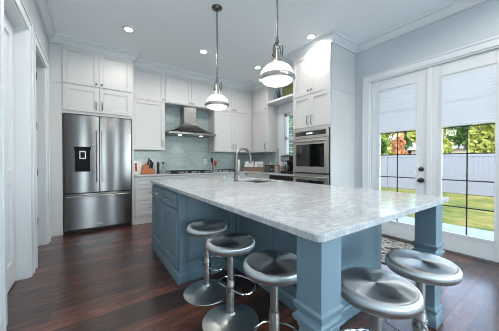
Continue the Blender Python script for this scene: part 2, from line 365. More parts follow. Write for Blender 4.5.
# cased openings on the left
def casing_left(name, y0, y1):
    b = BM(); w_ = .105
    for a0, a1 in ((y0-w_, y0), (y1, y1+w_)):
        bx(b, XL, XL+.02, a0, a1, 0, HD+w_)
        e = a0 if a0 < y0 else a1-.022
        bx(b, XL+.02, XL+.032, e, e+.022, 0, HD+w_)
    bx(b, XL, XL+.02, y0, y1, HD, HD+w_); bx(b, XL+.02, XL+.032, y0-w_, y1+w_, HD+w_-.022, HD+w_)
    bx(b, XL-WT, XL+.004, y0-.001, y0+.018, 0, HD); bx(b, XL-WT, XL+.004, y1-.018, y1+.001, 0, HD); bx(b, XL-WT, XL+.004, y0, y1, HD-.018, HD+.001)
    return struct(name, b, TRIM, bevel=.003)
casing_left('trim_2', *O1); casing_left('trim_3', *O2)
def panel_door(b, fr, w_, h, th=.035):
    fb(b, fr, 0, w_, 0, h, 0, th*.55)
    for u0, u1, v0, v1 in ((0, .11, 0, h), (w_-.11, w_, 0, h), (.11, w_-.11, h-.12, h), (.11, w_-.11, 0, .22), (.11, w_-.11, .95, 1.09)): fb(b, fr, u0, u1, v0, v1, th*.5, th)
t = tag(thing('door_1', None, None, (XL-.11, O1[0], 0)), None, None, kind='structure')
b = BM(); panel_door(b, F((XL-.13, O1[0]+.02, .012), (0, 1, 0), (1, 0, 0)), O1[1]-O1[0]-.042, HD-.04, .04); part('door_leaf', b, TRIM, t, bevel=.003)
HINGE = mat('dark_hinge_metal', (90, 90, 90), .4, 1)
# door_2: open leaf, folded back into the hall from the far jamb
t = tag(thing('door_2', None, None, (XL-WT, O2[1]-.03, 0)), None, None, kind='structure')
b = BM(); panel_door(b, F((XL-WT-.80, O2[1]-.06, .012), (1, 0, 0), (0, -1, 0)), .80, HD-.04, .04); part('door_leaf', b, TRIM, t, bevel=.003)
for z in (.62, 1.02, 1.42, 2.02):
    pass
for z in (.30, .97, 1.61, 2.3):
    b = BM(); bx(b, XL-WT-.004, XL-WT+.055, O2[1]-.026, O2[1]-.0195, z, z+.1); tube(b, [(XL-WT+.0, O2[1]-.03, z), (XL-WT+.0, O2[1]-.03, z+.1)], .008, 8); part('hinge', b, HINGE, t)
b = BM(); tube(b, [(XL-WT-.74, O2[1]-.10, 1.0), (XL-WT-.74, O2[1]-.16, 1.0)], .012, 10); lathe(b, [(0, -.03), (.02, -.025), (.03, 0), (.02, .025), (0, .03)], 16, (XL-WT-.74, O2[1]-.17, 1.0)); part('door_knob', b, NICK, t, smooth=True)

# ------------------------------------------------------------------ French doors
b = BM(); cw = .10
for a0, a1 in ((FD[0]-cw, FD[0]), (FD[1], FD[1]+cw)):
    bx(b, XR-.02, XR, a0, a1, 0, FH+cw); e = a0 if a0 < FD[0] else a1-.022; bx(b, XR-.032, XR-.02, e, e+.022, 0, FH+cw)
bx(b, XR-.02, XR, FD[0], FD[1], FH, FH+cw); bx(b, XR-.032, XR-.02, FD[0]-cw, FD[1]+cw, FH+cw-.022, FH+cw)
bx(b, XR-.005, XR+.15, FD[0]-.001, FD[0]+.02, 0, FH); bx(b, XR-.005, XR+.15, FD[1]-.02, FD[1]+.001, 0, FH); bx(b, XR-.005, XR+.15, FD[0], FD[1], FH-.02, FH+.001)
struct('trim_4', b, TRIM, bevel=.003)
b = BM(); bx(b, XR+.0, XR+.2, FD[0]+.02, FD[1]-.02, 0, .022); struct('trim_5', b, NICK)
GZ = (.26, 2.285)
DKM = mat('dark_bronze_metal', (70, 72, 76), .3, 1)
def french(name, y0, y1, gy0, gy1):
    t = tag(thing(name, None, None, (XR+.05, y0, 0)), None, None, kind='structure'); X0, X1 = XR+.03, XR+.075
    b = BM(); bx(b, X0, X1, y0, gy0, .025, FH-.022); bx(b, X0, X1, gy1, y1, .025, FH-.022); bx(b, X0, X1, gy0, gy1, .025, GZ[0]); bx(b, X0, X1, gy0, gy1, GZ[1], FH-.022)
    part('door_frame', b, TRIM, t, bevel=.003)
    b = BM(); m = .022      # raised glazing bead
    for X in ((X0-.01, X0),):
        bx(b, X[0], X[1], gy0-m, gy0+.004, GZ[0]-m, GZ[1]+m); bx(b, X[0], X[1], gy1-.004, gy1+m, GZ[0]-m, GZ[1]+m); bx(b, X[0], X[1], gy0, gy1, GZ[0]-m, GZ[0]+.004); bx(b, X[0], X[1], gy0, gy1, GZ[1]-.004, GZ[1]+m)
    part('glazing_bead', b, TRIM, t)
    b = BM(); bx(b, X0+.008, X0+.012, gy0, gy1, GZ[0], GZ[1]); part('pane', b, GLASS, t)
    b = BM(); bx(b, X0+.02, X0+.027, (gy0+gy1)/2-.007, (gy0+gy1)/2+.007, GZ[0], GZ[1])
    for i in range(1, 6):
        z = GZ[0]+(GZ[1]-GZ[0])*i/6; bx(b, X0+.02, X0+.027, gy0, gy1, z-.007, z+.007)
    part('muntins', b, MUNT, t)
    return t
dl = french('door_3', 1.137, 1.912, 1.285, 1.785)
dr = french('door_4', .367, 1.135, .515, 1.002)
b = BM(); bx(b, XR+.012, XR+.03, 1.105, 1.165, .025, FH-.022); part('astragal', b, TRIM, dr, bevel=.004)
for z, r in ((1.065, .03), (.912, .034)):
    b = BM(); M = Matrix.Rotation(R(-90), 4, 'Y')
    if r > .032: lathe(b, [(.034, 0), (.034, .008), (.012, .014), (.011, .035), (.026, .042), (.031, .055), (.028, .068), (.012, .074), (0, .075)], 20, (XR+.03, 1.222, z), M)
    else: lathe(b, [(.03, 0), (.03, .012), (.024, .018), (.012, .02), (.012, .034), (0, .035)], 20, (XR+.03, 1.222, z), M)
    part('door_knob' if r > .032 else 'deadbolt', b, DKM, dl, smooth=True)
# blinds
def blind(lab, y0, y1):
    t = thing('window_blind', lab, 'blind', (XR+.02, (y0+y1)/2, 1.62))
    b = BM(); n = 34; z1, z0 = GZ[1]+.005, 1.64; X = XR+.014
    vs = []
    for i in range(n+1):
        z = z0+(z1-z0)*i/n; x = X+(.002 if i % 2 else .0)
        vs.append([b.verts.new((x, y0, z)), b.verts.new((x, y1, z))])
    for p, q in zip(vs, vs[1:]): b.faces.new((p[0], p[1], q[1], q[0]))
    o = part('shade_fabric', b, BLIND, t); so = o.modifiers.new('thick', 'SOLIDIFY'); so.thickness = .0015
    b = BM(); bx(b, X-.006, X+.009, y0, y1, 1.622, 1.642); part('bottom_rail', b, TRIM, t)
    b = BM(); bx(b, X-.008, X+.01, y0, y1, z1, z1+.022); part('head_rail', b, TRIM, t)
blind('white pleated blind half lowered on the left French door', 1.285, 1.785)
blind('white pleated blind half lowered on the right French door', .515, 1.002)

# ------------------------------------------------------------------ kitchen window
t = tag(thing('window_1', None, None, (XK, WY[0], WZ[0])), None, None, kind='structure')
b = BM(); cw = .15
bx(b, XK-.02, XK, WY[1], WY[1]+cw, .93, WZ[1]+.2); bx(b, XK-.02, XK, WY[0]-.11, WY[0], .93, WZ[1]+.2); bx(b, XK-.02, XK, WY[0], WY[1], WZ[1], WZ[1]+.2); bx(b, XK-.02, XK, WY[0], WY[1], .93, WZ[0])
part('window_frame', b, TRIM, t)
b = BM(); bx(b, XK-.02, XK+.15, WY[0], WY[0]+.02, WZ[0], WZ[1]); bx(b, XK-.02, XK+.15, WY[1]-.02, WY[1], WZ[0], WZ[1]); bx(b, XK-.02, XK+.15, WY[0], WY[1], WZ[1]-.02, WZ[1]); bx(b, XK-.035, XK+.15, WY[0], WY[1], WZ[0]-.02, WZ[0]+.01)
part('window_jamb', b, TRIM, t)
b = BM(); bx(b, XK+.11, XK+.115, WY[0], WY[1], WZ[0], WZ[1]); part('pane', b, GLASS, t)
t = thing('window_shutter', 'white louvred shutter with open slats in the kitchen window left of the wall ovens', 'shutter', (XK+.03, 3.56, WZ[0]))
b = BM(); Y0, Y1, Z0, Z1 = WY[0]+.022, WY[1]-.022, WZ[0]+.012, WZ[1]-.022
for y in (Y0, (Y0+Y1)/2-.025, Y1-.05): bx(b, XK+.02, XK+.045, y, y+.05, Z0, Z1)
for z in (Z0, (Z0+Z1)/2-.03, Z1-.06): bx(b, XK+.02, XK+.045, Y0, Y1, z, z+.06)
part('shutter_frame', b, TRIM, t)
for ya, yb in ((Y0+.05, (Y0+Y1)/2-.025), ((Y0+Y1)/2+.025, Y1-.05)):
    for za, zb in ((Z0+.1, (Z0+Z1)/2-.06), ((Z0+Z1)/2+.08, Z1-.09)):
        b = BM(); z = za; a0 = R(12)
        tube(b, [(XK-.008, (ya+yb)/2, za-.02), (XK-.008, (ya+yb)/2, zb+.02)], .005, 6)
        while z < zb+.02:
            vs = [b.verts.new((XK+.032+dx*math.cos(a0), y, z+dx*math.sin(a0)+dz)) for y in (ya, yb) for dx, dz in ((-.04, 0), (0, .005), (.04, 0), (0, -.005))]
            b.faces.new(vs[0:4]); b.faces.new(vs[4:8][::-1])
            for i in range(4): b.faces.new((vs[i], vs[4+i], vs[4+(i+1) % 4], vs[(i+1) % 4]))
            z += .088
        part('louvres', b, TRIM, t)

# ------------------------------------------------------------------ backsplash
b = BM()
bx(b, .65, XK, YB-.012, YB, .93, 2.45); bx(b, XK-.012, XK, 4.17, YB-.012, .93, 1.5)
struct('trim_6', b, TILE)

# ================================================================== CABINETS
def shaker(b, fr, u0, u1, v0, v1, n0=0, th=.02, rail=.062):
    fb(b, fr, u0, u1, v0, v1, n0, n0+th*.45)
    r2 = min(rail, (v1-v0)*.3)
    for a in ((u0, u0+rail, v0, v1), (u1-rail, u1, v0, v1), (u0+rail, u1-rail, v1-r2, v1), (u0+rail, u1-rail, v0, v0+r2)): fb(b, fr, *a, n0+th*.4, n0+th)
    c = .012   # inner bead
    i0, i1, j0, j1 = u0+rail, u1-rail, v0+r2, v1-r2
    for a in ((i0, i0+c, j0, j1), (i1-c, i1, j0, j1), (i0+c, i1-c, j1-c, j1), (i0+c, i1-c, j0, j0+c)): fb(b, fr, *a, n0+th*.4, n0+th*.72)
def bar_handle(b, fr, u, v, L, vert=True, n0=.02, r=.006, out=.032):
    if vert: pts = [(u, v-L/2, n0-.002), (u, v-L/2+.004, n0+out*.7), (u, v-L/2+.02, n0+out), (u, v+L/2-.02, n0+out), (u, v+L/2-.004, n0+out*.7), (u, v+L/2, n0-.002)]
    else: pts = [(u-L/2, v, n0-.002), (u-L/2+.004, v, n0+out*.7), (u-L/2+.02, v, n0+out), (u+L/2-.02, v, n0+out), (u+L/2-.004, v, n0+out*.7), (u+L/2, v, n0-.002)]
    tube(b, [fr.p(*p) for p in pts], r, 8)
def knob(b, fr, u, v, n0=.02):
    tube(b, [fr.p(u, v, n0-.002), fr.p(u, v, n0+.01), fr.p(u, v, n0+.012), fr.p(u, v, n0+.024), fr.p(u, v, n0+.027)], [.006, .005, .014, .014, .009], 10)
def cabinet(name, label, fr, carc, fronts, group=None, paint=None, cat='cabinet', extra=None):
    """carc: boxes (world); fronts: (kind,u0,u1,v0,v1,hardware)"""
    paint = paint or CAB
    xs = [c[0] for c in carc]; t = thing(name, label, cat, ((carc[0][0]+carc[0][1])/2, (carc[0][2]+carc[0][3])/2, min(c[4] for c in carc)), 0, group)
    b = BM()
    for c in carc: bx(b, *c)
    part('carcass', b, paint, t)
    for kind, u0, u1, v0, v1, hw in fronts:
        b = BM(); shaker(b, fr, u0, u1, v0, v1) if v1-v0 > .2 else shaker(b, fr, u0, u1, v0, v1, rail=.035)
        d = part(kind, b, paint, t, bevel=.0015, seg=1)
        if hw:
            b = BM()
            if hw[0] == 'k': knob(b, fr, hw[1], hw[2]); part('knob', b, HW, d, smooth=True)
            else: bar_handle(b, fr, hw[1], hw[2], hw[3], hw[0] == 'v'); part('handle', b, HW, d, smooth=True)
    return t
FB = F((0, YF, 0), (1, 0, 0), (0, -1, 0))           # fridge face
FU = F((0, YU, 0), (1, 0, 0), (0, -1, 0))           # upper cabinets, back wall
FR_ = F((XU, 0, 0), (0, 1, 0), (-1, 0, 0))          # upper cabinet, right wall
FT = F((XT, 0, 0), (0, 1, 0), (-1, 0, 0))           # oven tower
TOPZ = 3.02
cabinet('cabinet', 'tall white cabinet surround over and around the stainless refrigerator', FB,
        [(-.372, .65, YF, YB-.014, 1.95, 3.034), (-.52+.001, -.372, YF, YF+.02, 0, 3.034), (-.40, -.372, YF+.02, YB-.014, 0, 1.95), (.618, .65, YF, YB-.014, 0, 1.95), (-.519, -.372, YF-.008, YF, 2.41, 2.422)],
        [('door', -.362, .118, 2.43, TOPZ, ('k', .083, 2.475)), ('door', .124, .612, 2.43, TOPZ, ('k', .16, 2.475)),
         ('door', -.362, .118, 1.995, 2.405, ('v', .078, 2.11, .13)), ('door', .124, .612, 1.995, 2.405, ('v', .165, 2.11, .13))])
UB = 1.40
cabinet('wall_cabinet', 'white wall cabinet between the refrigerator and the range hood', FU, [(.652, 1.275, YU, YB-.014, UB, 3.034), (.652, 1.275, YU-.024, YU, 2.393, 2.412)],
        [('door', .662, 1.265, UB+.01, 2.39, ('v', 1.225, UB+.14, .13)), ('door', .662, 1.265, 2.415, TOPZ, ('k', 1.235, 2.455))], 'white cabinets on the kitchen walls')
cabinet('wall_cabinet', 'short white wall cabinet with two doors directly above the range hood', FU, [(1.276, 2.415, YU, YB-.014, 2.40, 3.034)],
        [('door', 1.286, 1.842, 2.415, TOPZ, ('k', 1.812, 2.455)), ('door', 1.848, 2.405, 2.415, TOPZ, ('k', 1.878, 2.455))], 'white cabinets on the kitchen walls')
cabinet('wall_cabinet', 'tall white wall cabinet with four doors to the right of the range hood', FU, [(2.416, XU-.001, YU, YB-.014, UB, 3.034), (2.416, XU-.024, YU-.024, YU, 2.393, 2.412)],
        [('door', 2.426, 2.952, UB+.01, 2.39, ('v', 2.915, UB+.14, .13)), ('door', 2.958, 3.485, UB+.01, 2.39, ('v', 2.995, UB+.14, .13)),
         ('door', 2.426, 2.952, 2.415, TOPZ, ('k', 2.922, 2.455)), ('door', 2.958, 3.485, 2.415, TOPZ, ('k', 2.988, 2.455))], 'white cabinets on the kitchen walls')
cabinet('wall_cabinet', 'narrow white wall cabinet in the corner beside the kitchen window', FR_, [(XU, XK-.001, 4.27, YB-.014, UB, 3.034), (XU-.024, XU, 4.27, YU, 2.393, 2.412)],
        [('door', 4.29, 4.86, UB+.01, 2.39, ('v', 4.33, UB+.14, .13)), ('door', 4.29, 4.86, 2.415, TOPZ, ('k', 4.32, 2.455))], 'white cabinets on the kitchen walls')
# oven tower
b = None
cabinet('oven_cabinet', 'tall white cabinet tower that houses the double wall ovens', FT,
        [(XT, XR-.002, YT0, YT0+.02, 0, 3.034), (XT, XK-.002, YT1-.02, YT1, 0, 3.034), (XT, XR-.002, YT0+.02, YT1-.02, 1.72, 3.034), (XT, XR-.002, YT0+.02, YT1-.02, 0, .24), (XT-.022, XR-.002, YT0-.008, YT0, 2.322, 2.342), (XT-.024, XT, YT0, YT1, 2.322, 2.343)],
        [('door', YT0+.012, 2.587, 2.345, TOPZ, ('k', 2.555, 2.39)), ('door', 2.593, YT1-.012, 2.345, TOPZ, ('k', 2.625, 2.39)),
         ('door', YT0+.012, 2.587, 1.76, 2.32, ('v', 2.545, 1.88, .15)), ('door', 2.593, YT1-.012, 1.76, 2.32, ('v', 2.635, 1.88, .15)),
         ('drawer', YT0+.012, YT1-.012, .03, .235, ('h', 2.59, .14, .2))])
# band moulding round the tower between door rows
# base cabinets
YC = 4.655
FC = F((0, YC, 0), (1, 0, 0), (0, -1, 0))
def dr3(u0, u1): 
    m = (u0+u1)/2
    return [('drawer', u0, u1, .735, .868, ('h', m, .80, .13)), ('drawer', u0, u1, .44, .72, ('h', m, .59, .13)), ('drawer', u0, u1, .135, .425, ('h', m, .29, .13))]
cabinet('base_cabinet', 'white drawer cabinet beside the refrigerator under the knife block', FC, [(.652, 1.29, YC, YB-.014, .1, .884), (.652, 1.29, YC-.012, YC, 0, .1)], dr3(.665, 1.28), 'white base cabinets along the back wall')
cabinet('base_cabinet', 'white drawer cabinet under the gas cooktop', FC, [(1.291, 2.39, YC, YB-.014, .1, .884), (1.291, 2.39, YC-.012, YC, 0, .1)], dr3(1.30, 1.838)+dr3(1.845, 2.38), 'white base cabinets along the back wall')
cabinet('base_cabinet', 'white drawer cabinet right of the cooktop running to the corner', FC, [(2.391, 3.14, YC, YB-.014, .1, .884), (2.391, 3.14, YC-.012, YC, 0, .1)], dr3(2.40, 3.10), 'white base cabinets along the back wall')
FX = F((3.15, 0, 0), (0, 1, 0), (-1, 0, 0))
cabinet('base_cabinet', 'white corner base cabinet along the window wall beside the dishwasher', FX, [(3.15, XK-.014, 3.75, YC-.0, .1, .884), (3.138, 3.15, 3.75, YC-.02, 0, .1)],
        [('drawer', 3.76, 4.55, .735, .868, ('h', 4.15, .80, .13)), ('door', 3.76, 4.153, .135, .72, ('v', 4.12, .62, .13)), ('door', 4.157, 4.55, .135, .72, ('v', 4.19, .62, .13))])
t = thing('dishwasher', 'stainless dishwasher with a black control strip under the window counter', 'dishwasher', (3.4, 3.4, 0))
b = BM(); bx(b, 3.17, XK-.02, 3.05, 3.745, .02, .88); part('body', b, DARKGREY, t)
b = BM(); bx(b, 3.13, 3.17, 3.055, 3.74, .1, .78); part('door', b, STEEL, t, bevel=.003)
b = BM(); bx(b, 3.128, 3.17, 3.055, 3.74, .785, .875); part('control_panel', b, BLACK, t, bevel=.003)
b = BM(); bar_handle(b, F((3.11, 0, 0), (0, 1, 0), (-1, 0, 0)), 3.4, .73, .55, False, .02, .01, .035); part('handle', b, NICK, t, smooth=True)
# perimeter worktop
def slab(name, outer, holes, z0, z1, m, parent=None, r=.004):
    bm = BM(); 
    def loop(pts, z): 
        vs = [bm.verts.new((x, y, z)) for x, y in pts]; return vs, [bm.edges.new((vs[i], vs[(i+1) % len(vs)])) for i in range(len(vs))]
    def inset(pts, d):   # toward the inside of a CCW loop
        n = len(pts); out = []
        for i in range(n):
            P = Vector(pts[i]); a = (P-Vector(pts[i-1])).normalized(); c = (Vector(pts[(i+1) % n])-P).normalized()
            na, nc = Vector((-a.y, a.x)), Vector((-c.y, c.x)); mm = (na+nc)/(1+na.dot(nc)); out.append((P.x+mm.x*d, P.y+mm.y*d))
        return out
    tops, bots = [], []
    for k, pts in enumerate([outer]+holes):
        d = r if k == 0 else -r
        lv = [loop(inset(pts, d), z1), loop(pts, z1-r), loop(pts, z0+r), loop(inset(pts, d), z0)]
        tops += lv[0][1]; bots += lv[3][1]
        for A, B in zip(lv, lv[1:]):
            n = len(pts)
            for i in range(n): bm.faces.new((A[0][i], A[0][(i+1) % n], B[0][(i+1) % n], B[0][i]))
    bmesh.ops.triangle_fill(bm, edges=tops, use_beauty=True); bmesh.ops.triangle_fill(bm, edges=bots, use_beauty=True)
    return obj(name, bm, m, parent)
def rrect(x0, x1, y0, y1, r, n=5):
    pts = []
    for cx, cy, a0 in ((x1-r, y0+r, -90), (x1-r, y1-r, 0), (x0+r, y1-r, 90), (x0+r, y0+r, 180)):
        for i in range(n+1): a = R(a0+90*i/n); pts.append((cx+r*math.cos(a), cy+r*math.sin(a)))
    return pts
o = slab('worktop', [(.652, 4.62), (3.12, 4.62), (3.12, 3.002), (XK-.013, 3.002), (XK-.013, YB-.013), (.652, YB-.013)], [], .885, .918, QUARTZ)
tag(o, 'white marble worktop running along the back wall and under the window', 'countertop')

# ================================================================== FRIDGE
t = thing('refrigerator', 'stainless steel French door refrigerator with a water dispenser', 'refrigerator', (.12, 4.9, 0))
fx0, fx1, fm = -.360, .605, .1215
b = BM(); bx(b, fx0, fx1, 4.705, YB-.02, .02, 1.93); bx(b, fx0+.02, fx1-.02, 4.72, YB-.05, 0, .03); part('body', b, DARKGREY, t)
def bowed(x0, x1, z0, z1, yb=4.70, yf=4.645, bow=.006, n=8):
    bm = BM(); rows = []
    for i in range(n+1):
        u = i/n; x = x0+(x1-x0)*u; y = yf-bow*(1-(2*u-1)**2)
        rows.append([bm.verts.new((x, yb, z0)), bm.verts.new((x, y, z0)), bm.verts.new((x, y, z1)), bm.verts.new((x, yb, z1))])
    for A, B in zip(rows, rows[1:]):
        for j in range(4): bm.faces.new((A[j], B[j], B[(j+1) % 4], A[(j+1) % 4]))
    bm.faces.new(rows[0]); bm.faces.new(rows[-1][::-1]); return bm
dL = part('door', bowed(fx0, fm-.004, .655, 1.935), STEEL, t, smooth=True, bevel=.004)
dR = part('door', bowed(fm+.004, fx1, .655, 1.935), STEEL, t, smooth=True, bevel=.004)
fz = part('freezer_drawer', bowed(fx0, fx1, .055, .642), STEEL, t, smooth=True, bevel=.004)
def longbar(p0, p1, out, r=.011):
    bm = BM(); p0, p1, out = Vector(p0), Vector(p1), Vector(out); d = (p1-p0).normalized()
    tube(bm, [p0+out-d*.03, p1+out+d*.03], r, 12)
    for p in (p0, p1): tube(bm, [p, p+out], r*.8, 10)
    return bm
part('handle', longbar((.085, 4.645, .86), (.085, 4.645, 1.66), (0, -.055, 0)), NICK, dL, smooth=True)
part('handle', longbar((.158, 4.645, .86), (.158, 4.645, 1.66), (0, -.055, 0)), NICK, dR, smooth=True)
part('handle', longbar((-.29, 4.645, .60), (.53, 4.645, .60), (0, -.055, 0)), NICK, fz, smooth=True)
b = BM(); bx(b, .08, .165, 4.630, 4.637, .112, .128); part('badge', b, CHROME, fz)
dd = part('water_dispenser', (lambda bm: (bx(bm, -.225, .0, 4.628, 4.66, 1.36, 1.415), bx(bm, -.215, -.205, 4.63, 4.66, 1.02, 1.36), bx(bm, -.02, -.01, 4.63, 4.66, 1.02, 1.36), bx(bm, -.215, -.01, 4.63, 4.66, 1.005, 1.025), bx(bm, -.205, -.02, 4.636, 4.66, 1.02, 1.36), bm)[-1])(BM()), mat('matte_black_dispenser', (16, 17, 19), .55, spec=.15), dL)
b = BM(); 
for a in ((-.155, -.142, 1.22, 1.34), (-.082, -.069, 1.22, 1.34), (-.155, -.069, 1.215, 1.23), (-.155, -.069, 1.325, 1.345)): bx(b, a[0], a[1], 4.618, 4.64, a[2], a[3])
part('nozzle_surround', b, NICK, dL)
b = BM(); bx(b, fx0+.01, fx1-.01, 4.68, 4.70, .005, .05); part('kick_grille', b, BLACK, t)

# ================================================================== RANGE HOOD
t = thing('range_hood', 'stainless steel chimney range hood over the gas cooktop', 'range hood', (1.845, 5.0, 1.74))
b = BM(); bx(b, 1.705, 1.985, 4.98, YB-.014, 1.98, 2.398); part('chimney', b, STEELH, t, bevel=.003)
b = BM(); n = 10; rows = []
for i in range(n+1):
    s = i/n; k = (1-s)**1.7
    hx = .14+(.53-.14)*k; yf = 4.98-(4.98-4.77)*k; z = 1.795+.24*s
    rows.append([b.verts.new((1.845-hx, yf, z)), b.verts.new((1.845+hx, yf, z)), b.verts.new((1.845+hx, YB-.014, z)), b.verts.new((1.845-hx, YB-.014, z))])
for A, B in zip(rows, rows[1:]):
    for j in range(4): b.faces.new((A[j], A[(j+1) % 4], B[(j+1) % 4], B[j]))
b.faces.new(rows[0][::-1]); b.faces.new(rows[-1]); part('canopy', b, STEELH, t, smooth=True)
b = BM(); bx(b, 1.305, 2.385, 4.755, YB-.014, 1.75, 1.797); part('rim', b, STEELH, t, bevel=.006)
b = BM()
for x in (1.79, 1.825, 1.86, 1.895): tube(b, [(x, 4.757, 1.773), (x, 4.75, 1.773)], .008, 10)
part('button_row', b, BLACK, t)
for x in (1.6, 2.09):
    b = BM(); lathe(b, [(.035, 0), (.035, .004)], 16, (x, 4.95, 1.745)); part('hood_light', b, mat('hood_lamp', (255, 250, 240), .3, emit=(1, .93, .82), es=6), t)
    lamp('hood_lamp', 'SPOT', (x, 4.95, 1.735), 1.2, (1, .92, .8), spot_size=R(120), spot_blend=.8, shadow_soft_size=.03)

# ================================================================== COOKTOP + COUNTER ITEMS
WZT = .918
t = thing('cooktop', 'black gas cooktop with cast iron grates below the range hood', 'cooktop', (1.8, 4.93, WZT))
b = BM(); bx(b, 1.34, 2.26, 4.68, 5.2, WZT, WZT+.012); part('glass_plate', b, GLASSBLK, t, bevel=.003)
for k in range(3):
    b = BM(); x0 = 1.355+k*.301; x1 = x0+.29
    for y in (4.77, 4.97, 5.17): bx(b, x0, x1, y-.006, y+.006, WZT+.035, WZT+.05)
    for x in (x0, (x0+x1)/2-.006, x1-.012): bx(b, x, x+.012, 4.765, 5.175, WZT+.035, WZT+.05)
    for x in (x0, x1-.012):
        for y in (4.765, 5.163): bx(b, x, x+.012, y, y+.012, WZT+.012, WZT+.036)
    part('grate', b, IRON, t)
for x in (1.5, 1.8, 2.1):
    for y in (4.87, 5.08):
        if x == 1.8 and y > 5: continue
        b = BM(); lathe(b, [(.045, 0), (.045, .012), (.03, .014), (.03, .02), (0, .021)], 16, (x, y, WZT+.012)); part('burner', b, IRON, t, smooth=True)
for i in range(5):
    b = BM(); lathe(b, [(.018, 0), (.016, .02), (0, .021)], 12, (1.5+i*.15, 4.72, WZT+.012)); part('control_knob', b, NICK, t, smooth=True)

# cookbook and leaning tray by the fridge
t = thing('cookbook', 'white and red cookbook leaning at the refrigerator end of the worktop', 'book', (.78, 5.05, WZT), R(0))
b = BM(); bx(b, -.075, .075, -.012, .012, 0, .27); o = obj('cover', b, PAPER, t); o.rotation_euler = (R(-8), 0, R(20))
b = BM(); bx(b, -.06, -.02, -.0145, -.012, .05, .22); q = obj('red_cover_print', b, RED, o)
t = thing('cutting_board', 'white board leaning on the tiles behind the knife block', 'cutting board', (.93, 5.17, WZT))
b = BM(); bx(b, -.09, .09, -.01, .01, 0, .30); o = obj('board', b, WHITE, t, bevel=.005); o.rotation_euler = (R(-10), 0, 0)
t = thing('knife_block', 'orange brown wooden knife block full of black handled knives', 'knife block', (.95, 5.0, WZT), R(0))
b = BM(); prof = [(-.13, 0), (.125, 0), (.125, .095), (.02, .12), (-.02, .215), (-.085, .17)]
vs = [[b.verts.new((x, y, z)) for x, z in prof] for y in (-.05, .05)]
b.faces.new(vs[0]); b.faces.new(vs[1][::-1])
for i in range(len(prof)): b.faces.new((vs[0][i], vs[0][(i+1) % len(prof)], vs[1][(i+1) % len(prof)], vs[1][i]))
obj('block', b, WOODO, t, bevel=.004)
random.seed(3)
for (x, y, z, l) in ((.0, -.03, .17, .13), (.0, .0, .18, .14), (.0, .03, .17, .12), (.035, -.03, .12, .15), (.035, .0, .12, .16), (.035, .03, .12, .15), (.075, -.03, .11, .12), (.075, .0, .11, .13), (.075, .03, .11, .12)):
    b = BM(); tube(b, [(x, y, z-.01), (x+.1*l, y, z+l*.4), (x+.22*l, y, z+l)], [.011, .014, .012], 8); obj('knife_handle', b, BLACK, t, smooth=True)
t = thing('pepper_grinder', 'dark pepper grinder right of the knife block', 'grinder', (1.155, 5.0, WZT))
b = BM(); lathe(b, [(.03, 0), (.032, .02), (.022, .06), (.02, .13), (.026, .16), (.026, .18)], 20); obj('body', b, BLACK, t, smooth=True)
b = BM(); lathe(b, [(.027, .181), (.03, .20), (.024, .23), (.01, .243), (0, .245)], 20); obj('cap', b, mat('dark_wood', (60, 38, 28), .4), t, smooth=True)
t = thing('oil_bottle', 'clear glass bottle with dark cap left of the cooktop', 'bottle', (1.265, 5.03, WZT))
b = BM(); lathe(b, [(.032, 0), (.034, .01), (.034, .12), (.016, .16), (.013, .2)], 20); obj('bottle_glass', b, CLEAR, t, smooth=True)
b = BM(); lathe(b, [(.016, .2), (.018, .205), (.018, .235), (.01, .24), (0, .24)], 16); obj('cap', b, BLACK, t, smooth=True)
# utensil crock
t = thing('utensil_crock', 'grey crock of cooking utensils right of the cooktop', 'utensil holder', (2.46, 5.02, WZT))
b = BM(); lathe(b, [(.045, 0), (.05, .01), (.052, .13), (.047, .13), (.045, .015), (0, .012)], 20); obj('crock', b, NICK, t, smooth=True)
def utensil(name, lab, x, y, dx, h, col, w_):
    tt = thing(name, lab, 'utensil', (2.46+x, 5.02+y, WZT+.016))
    b = BM(); tube(b, [(0, 0, 0), (dx*.7, 0, h*.6)], .006, 8); obj('handle', b, col, tt, smooth=True)
    b = BM(); tube(b, [(dx*.68, 0, h*.58), (dx*.75, 0, h*.7), (dx*.9, 0, h*.88), (dx, 0, h)], [.008, w_, w_*1.1, w_*.5], 10); bmesh.ops.scale(b, vec=(1, .4, 1), verts=b.verts); obj('head', b, col, tt, smooth=True)
utensil('spatula', 'black spatula standing tallest in the utensil crock', -.02, .0, -.05, .33, BLACK, .035)
utensil('cooking_spoon', 'red spoon in the middle of the utensil crock', .0, -.028, .0, .25, REDP, .03)
utensil('cooking_spoon', 'dark red ladle on the inner right of the utensil crock', -.02, -.002, .07, .24, RED, .026)
utensil('slotted_spoon', 'green slotted spoon leaning right out of the utensil crock', -.02, .022, .05, .235, GREENP, .03)
# burner grate style trivet
t = thing('trivet', 'black metal stand lying on the worktop right of the utensil crock', 'trivet', (2.72, 4.9, WZT))
b = BM()
for x in (-.16, 0, .16): bx(b, x-.008, x+.008, -.1, .1, .045, .057)
for y in (-.1, .1): bx(b, -.168, .168, y-.008, y+.008, .045, .057)
obj('frame', b, IRON, t)
for x in (-.16, .16):
    for y in (-.1, .1): b = BM(); bx(b, x-.008, x+.008, y-.008, y+.008, 0, .046); obj('leg', b, IRON, t)
t = thing('paper_towel', 'white paper towel roll standing behind the island faucet', 'paper towel', (3.08, 4.95, WZT))
b = BM(); lathe(b, [(.075, 0), (.075, .012), (.01, .014)], 24); obj('holder_base', b, NICK, t, smooth=True)
b = BM(); lathe(b, [(.056, .014), (.06, .02), (.06, .285), (.056, .29), (.02, .29)], 24); obj('roll', b, PAPER, t, smooth=True)
b = BM(); tube(b, [(0, 0, .01), (0, 0, .32)], .007, 8); obj('post', b, NICK, t)
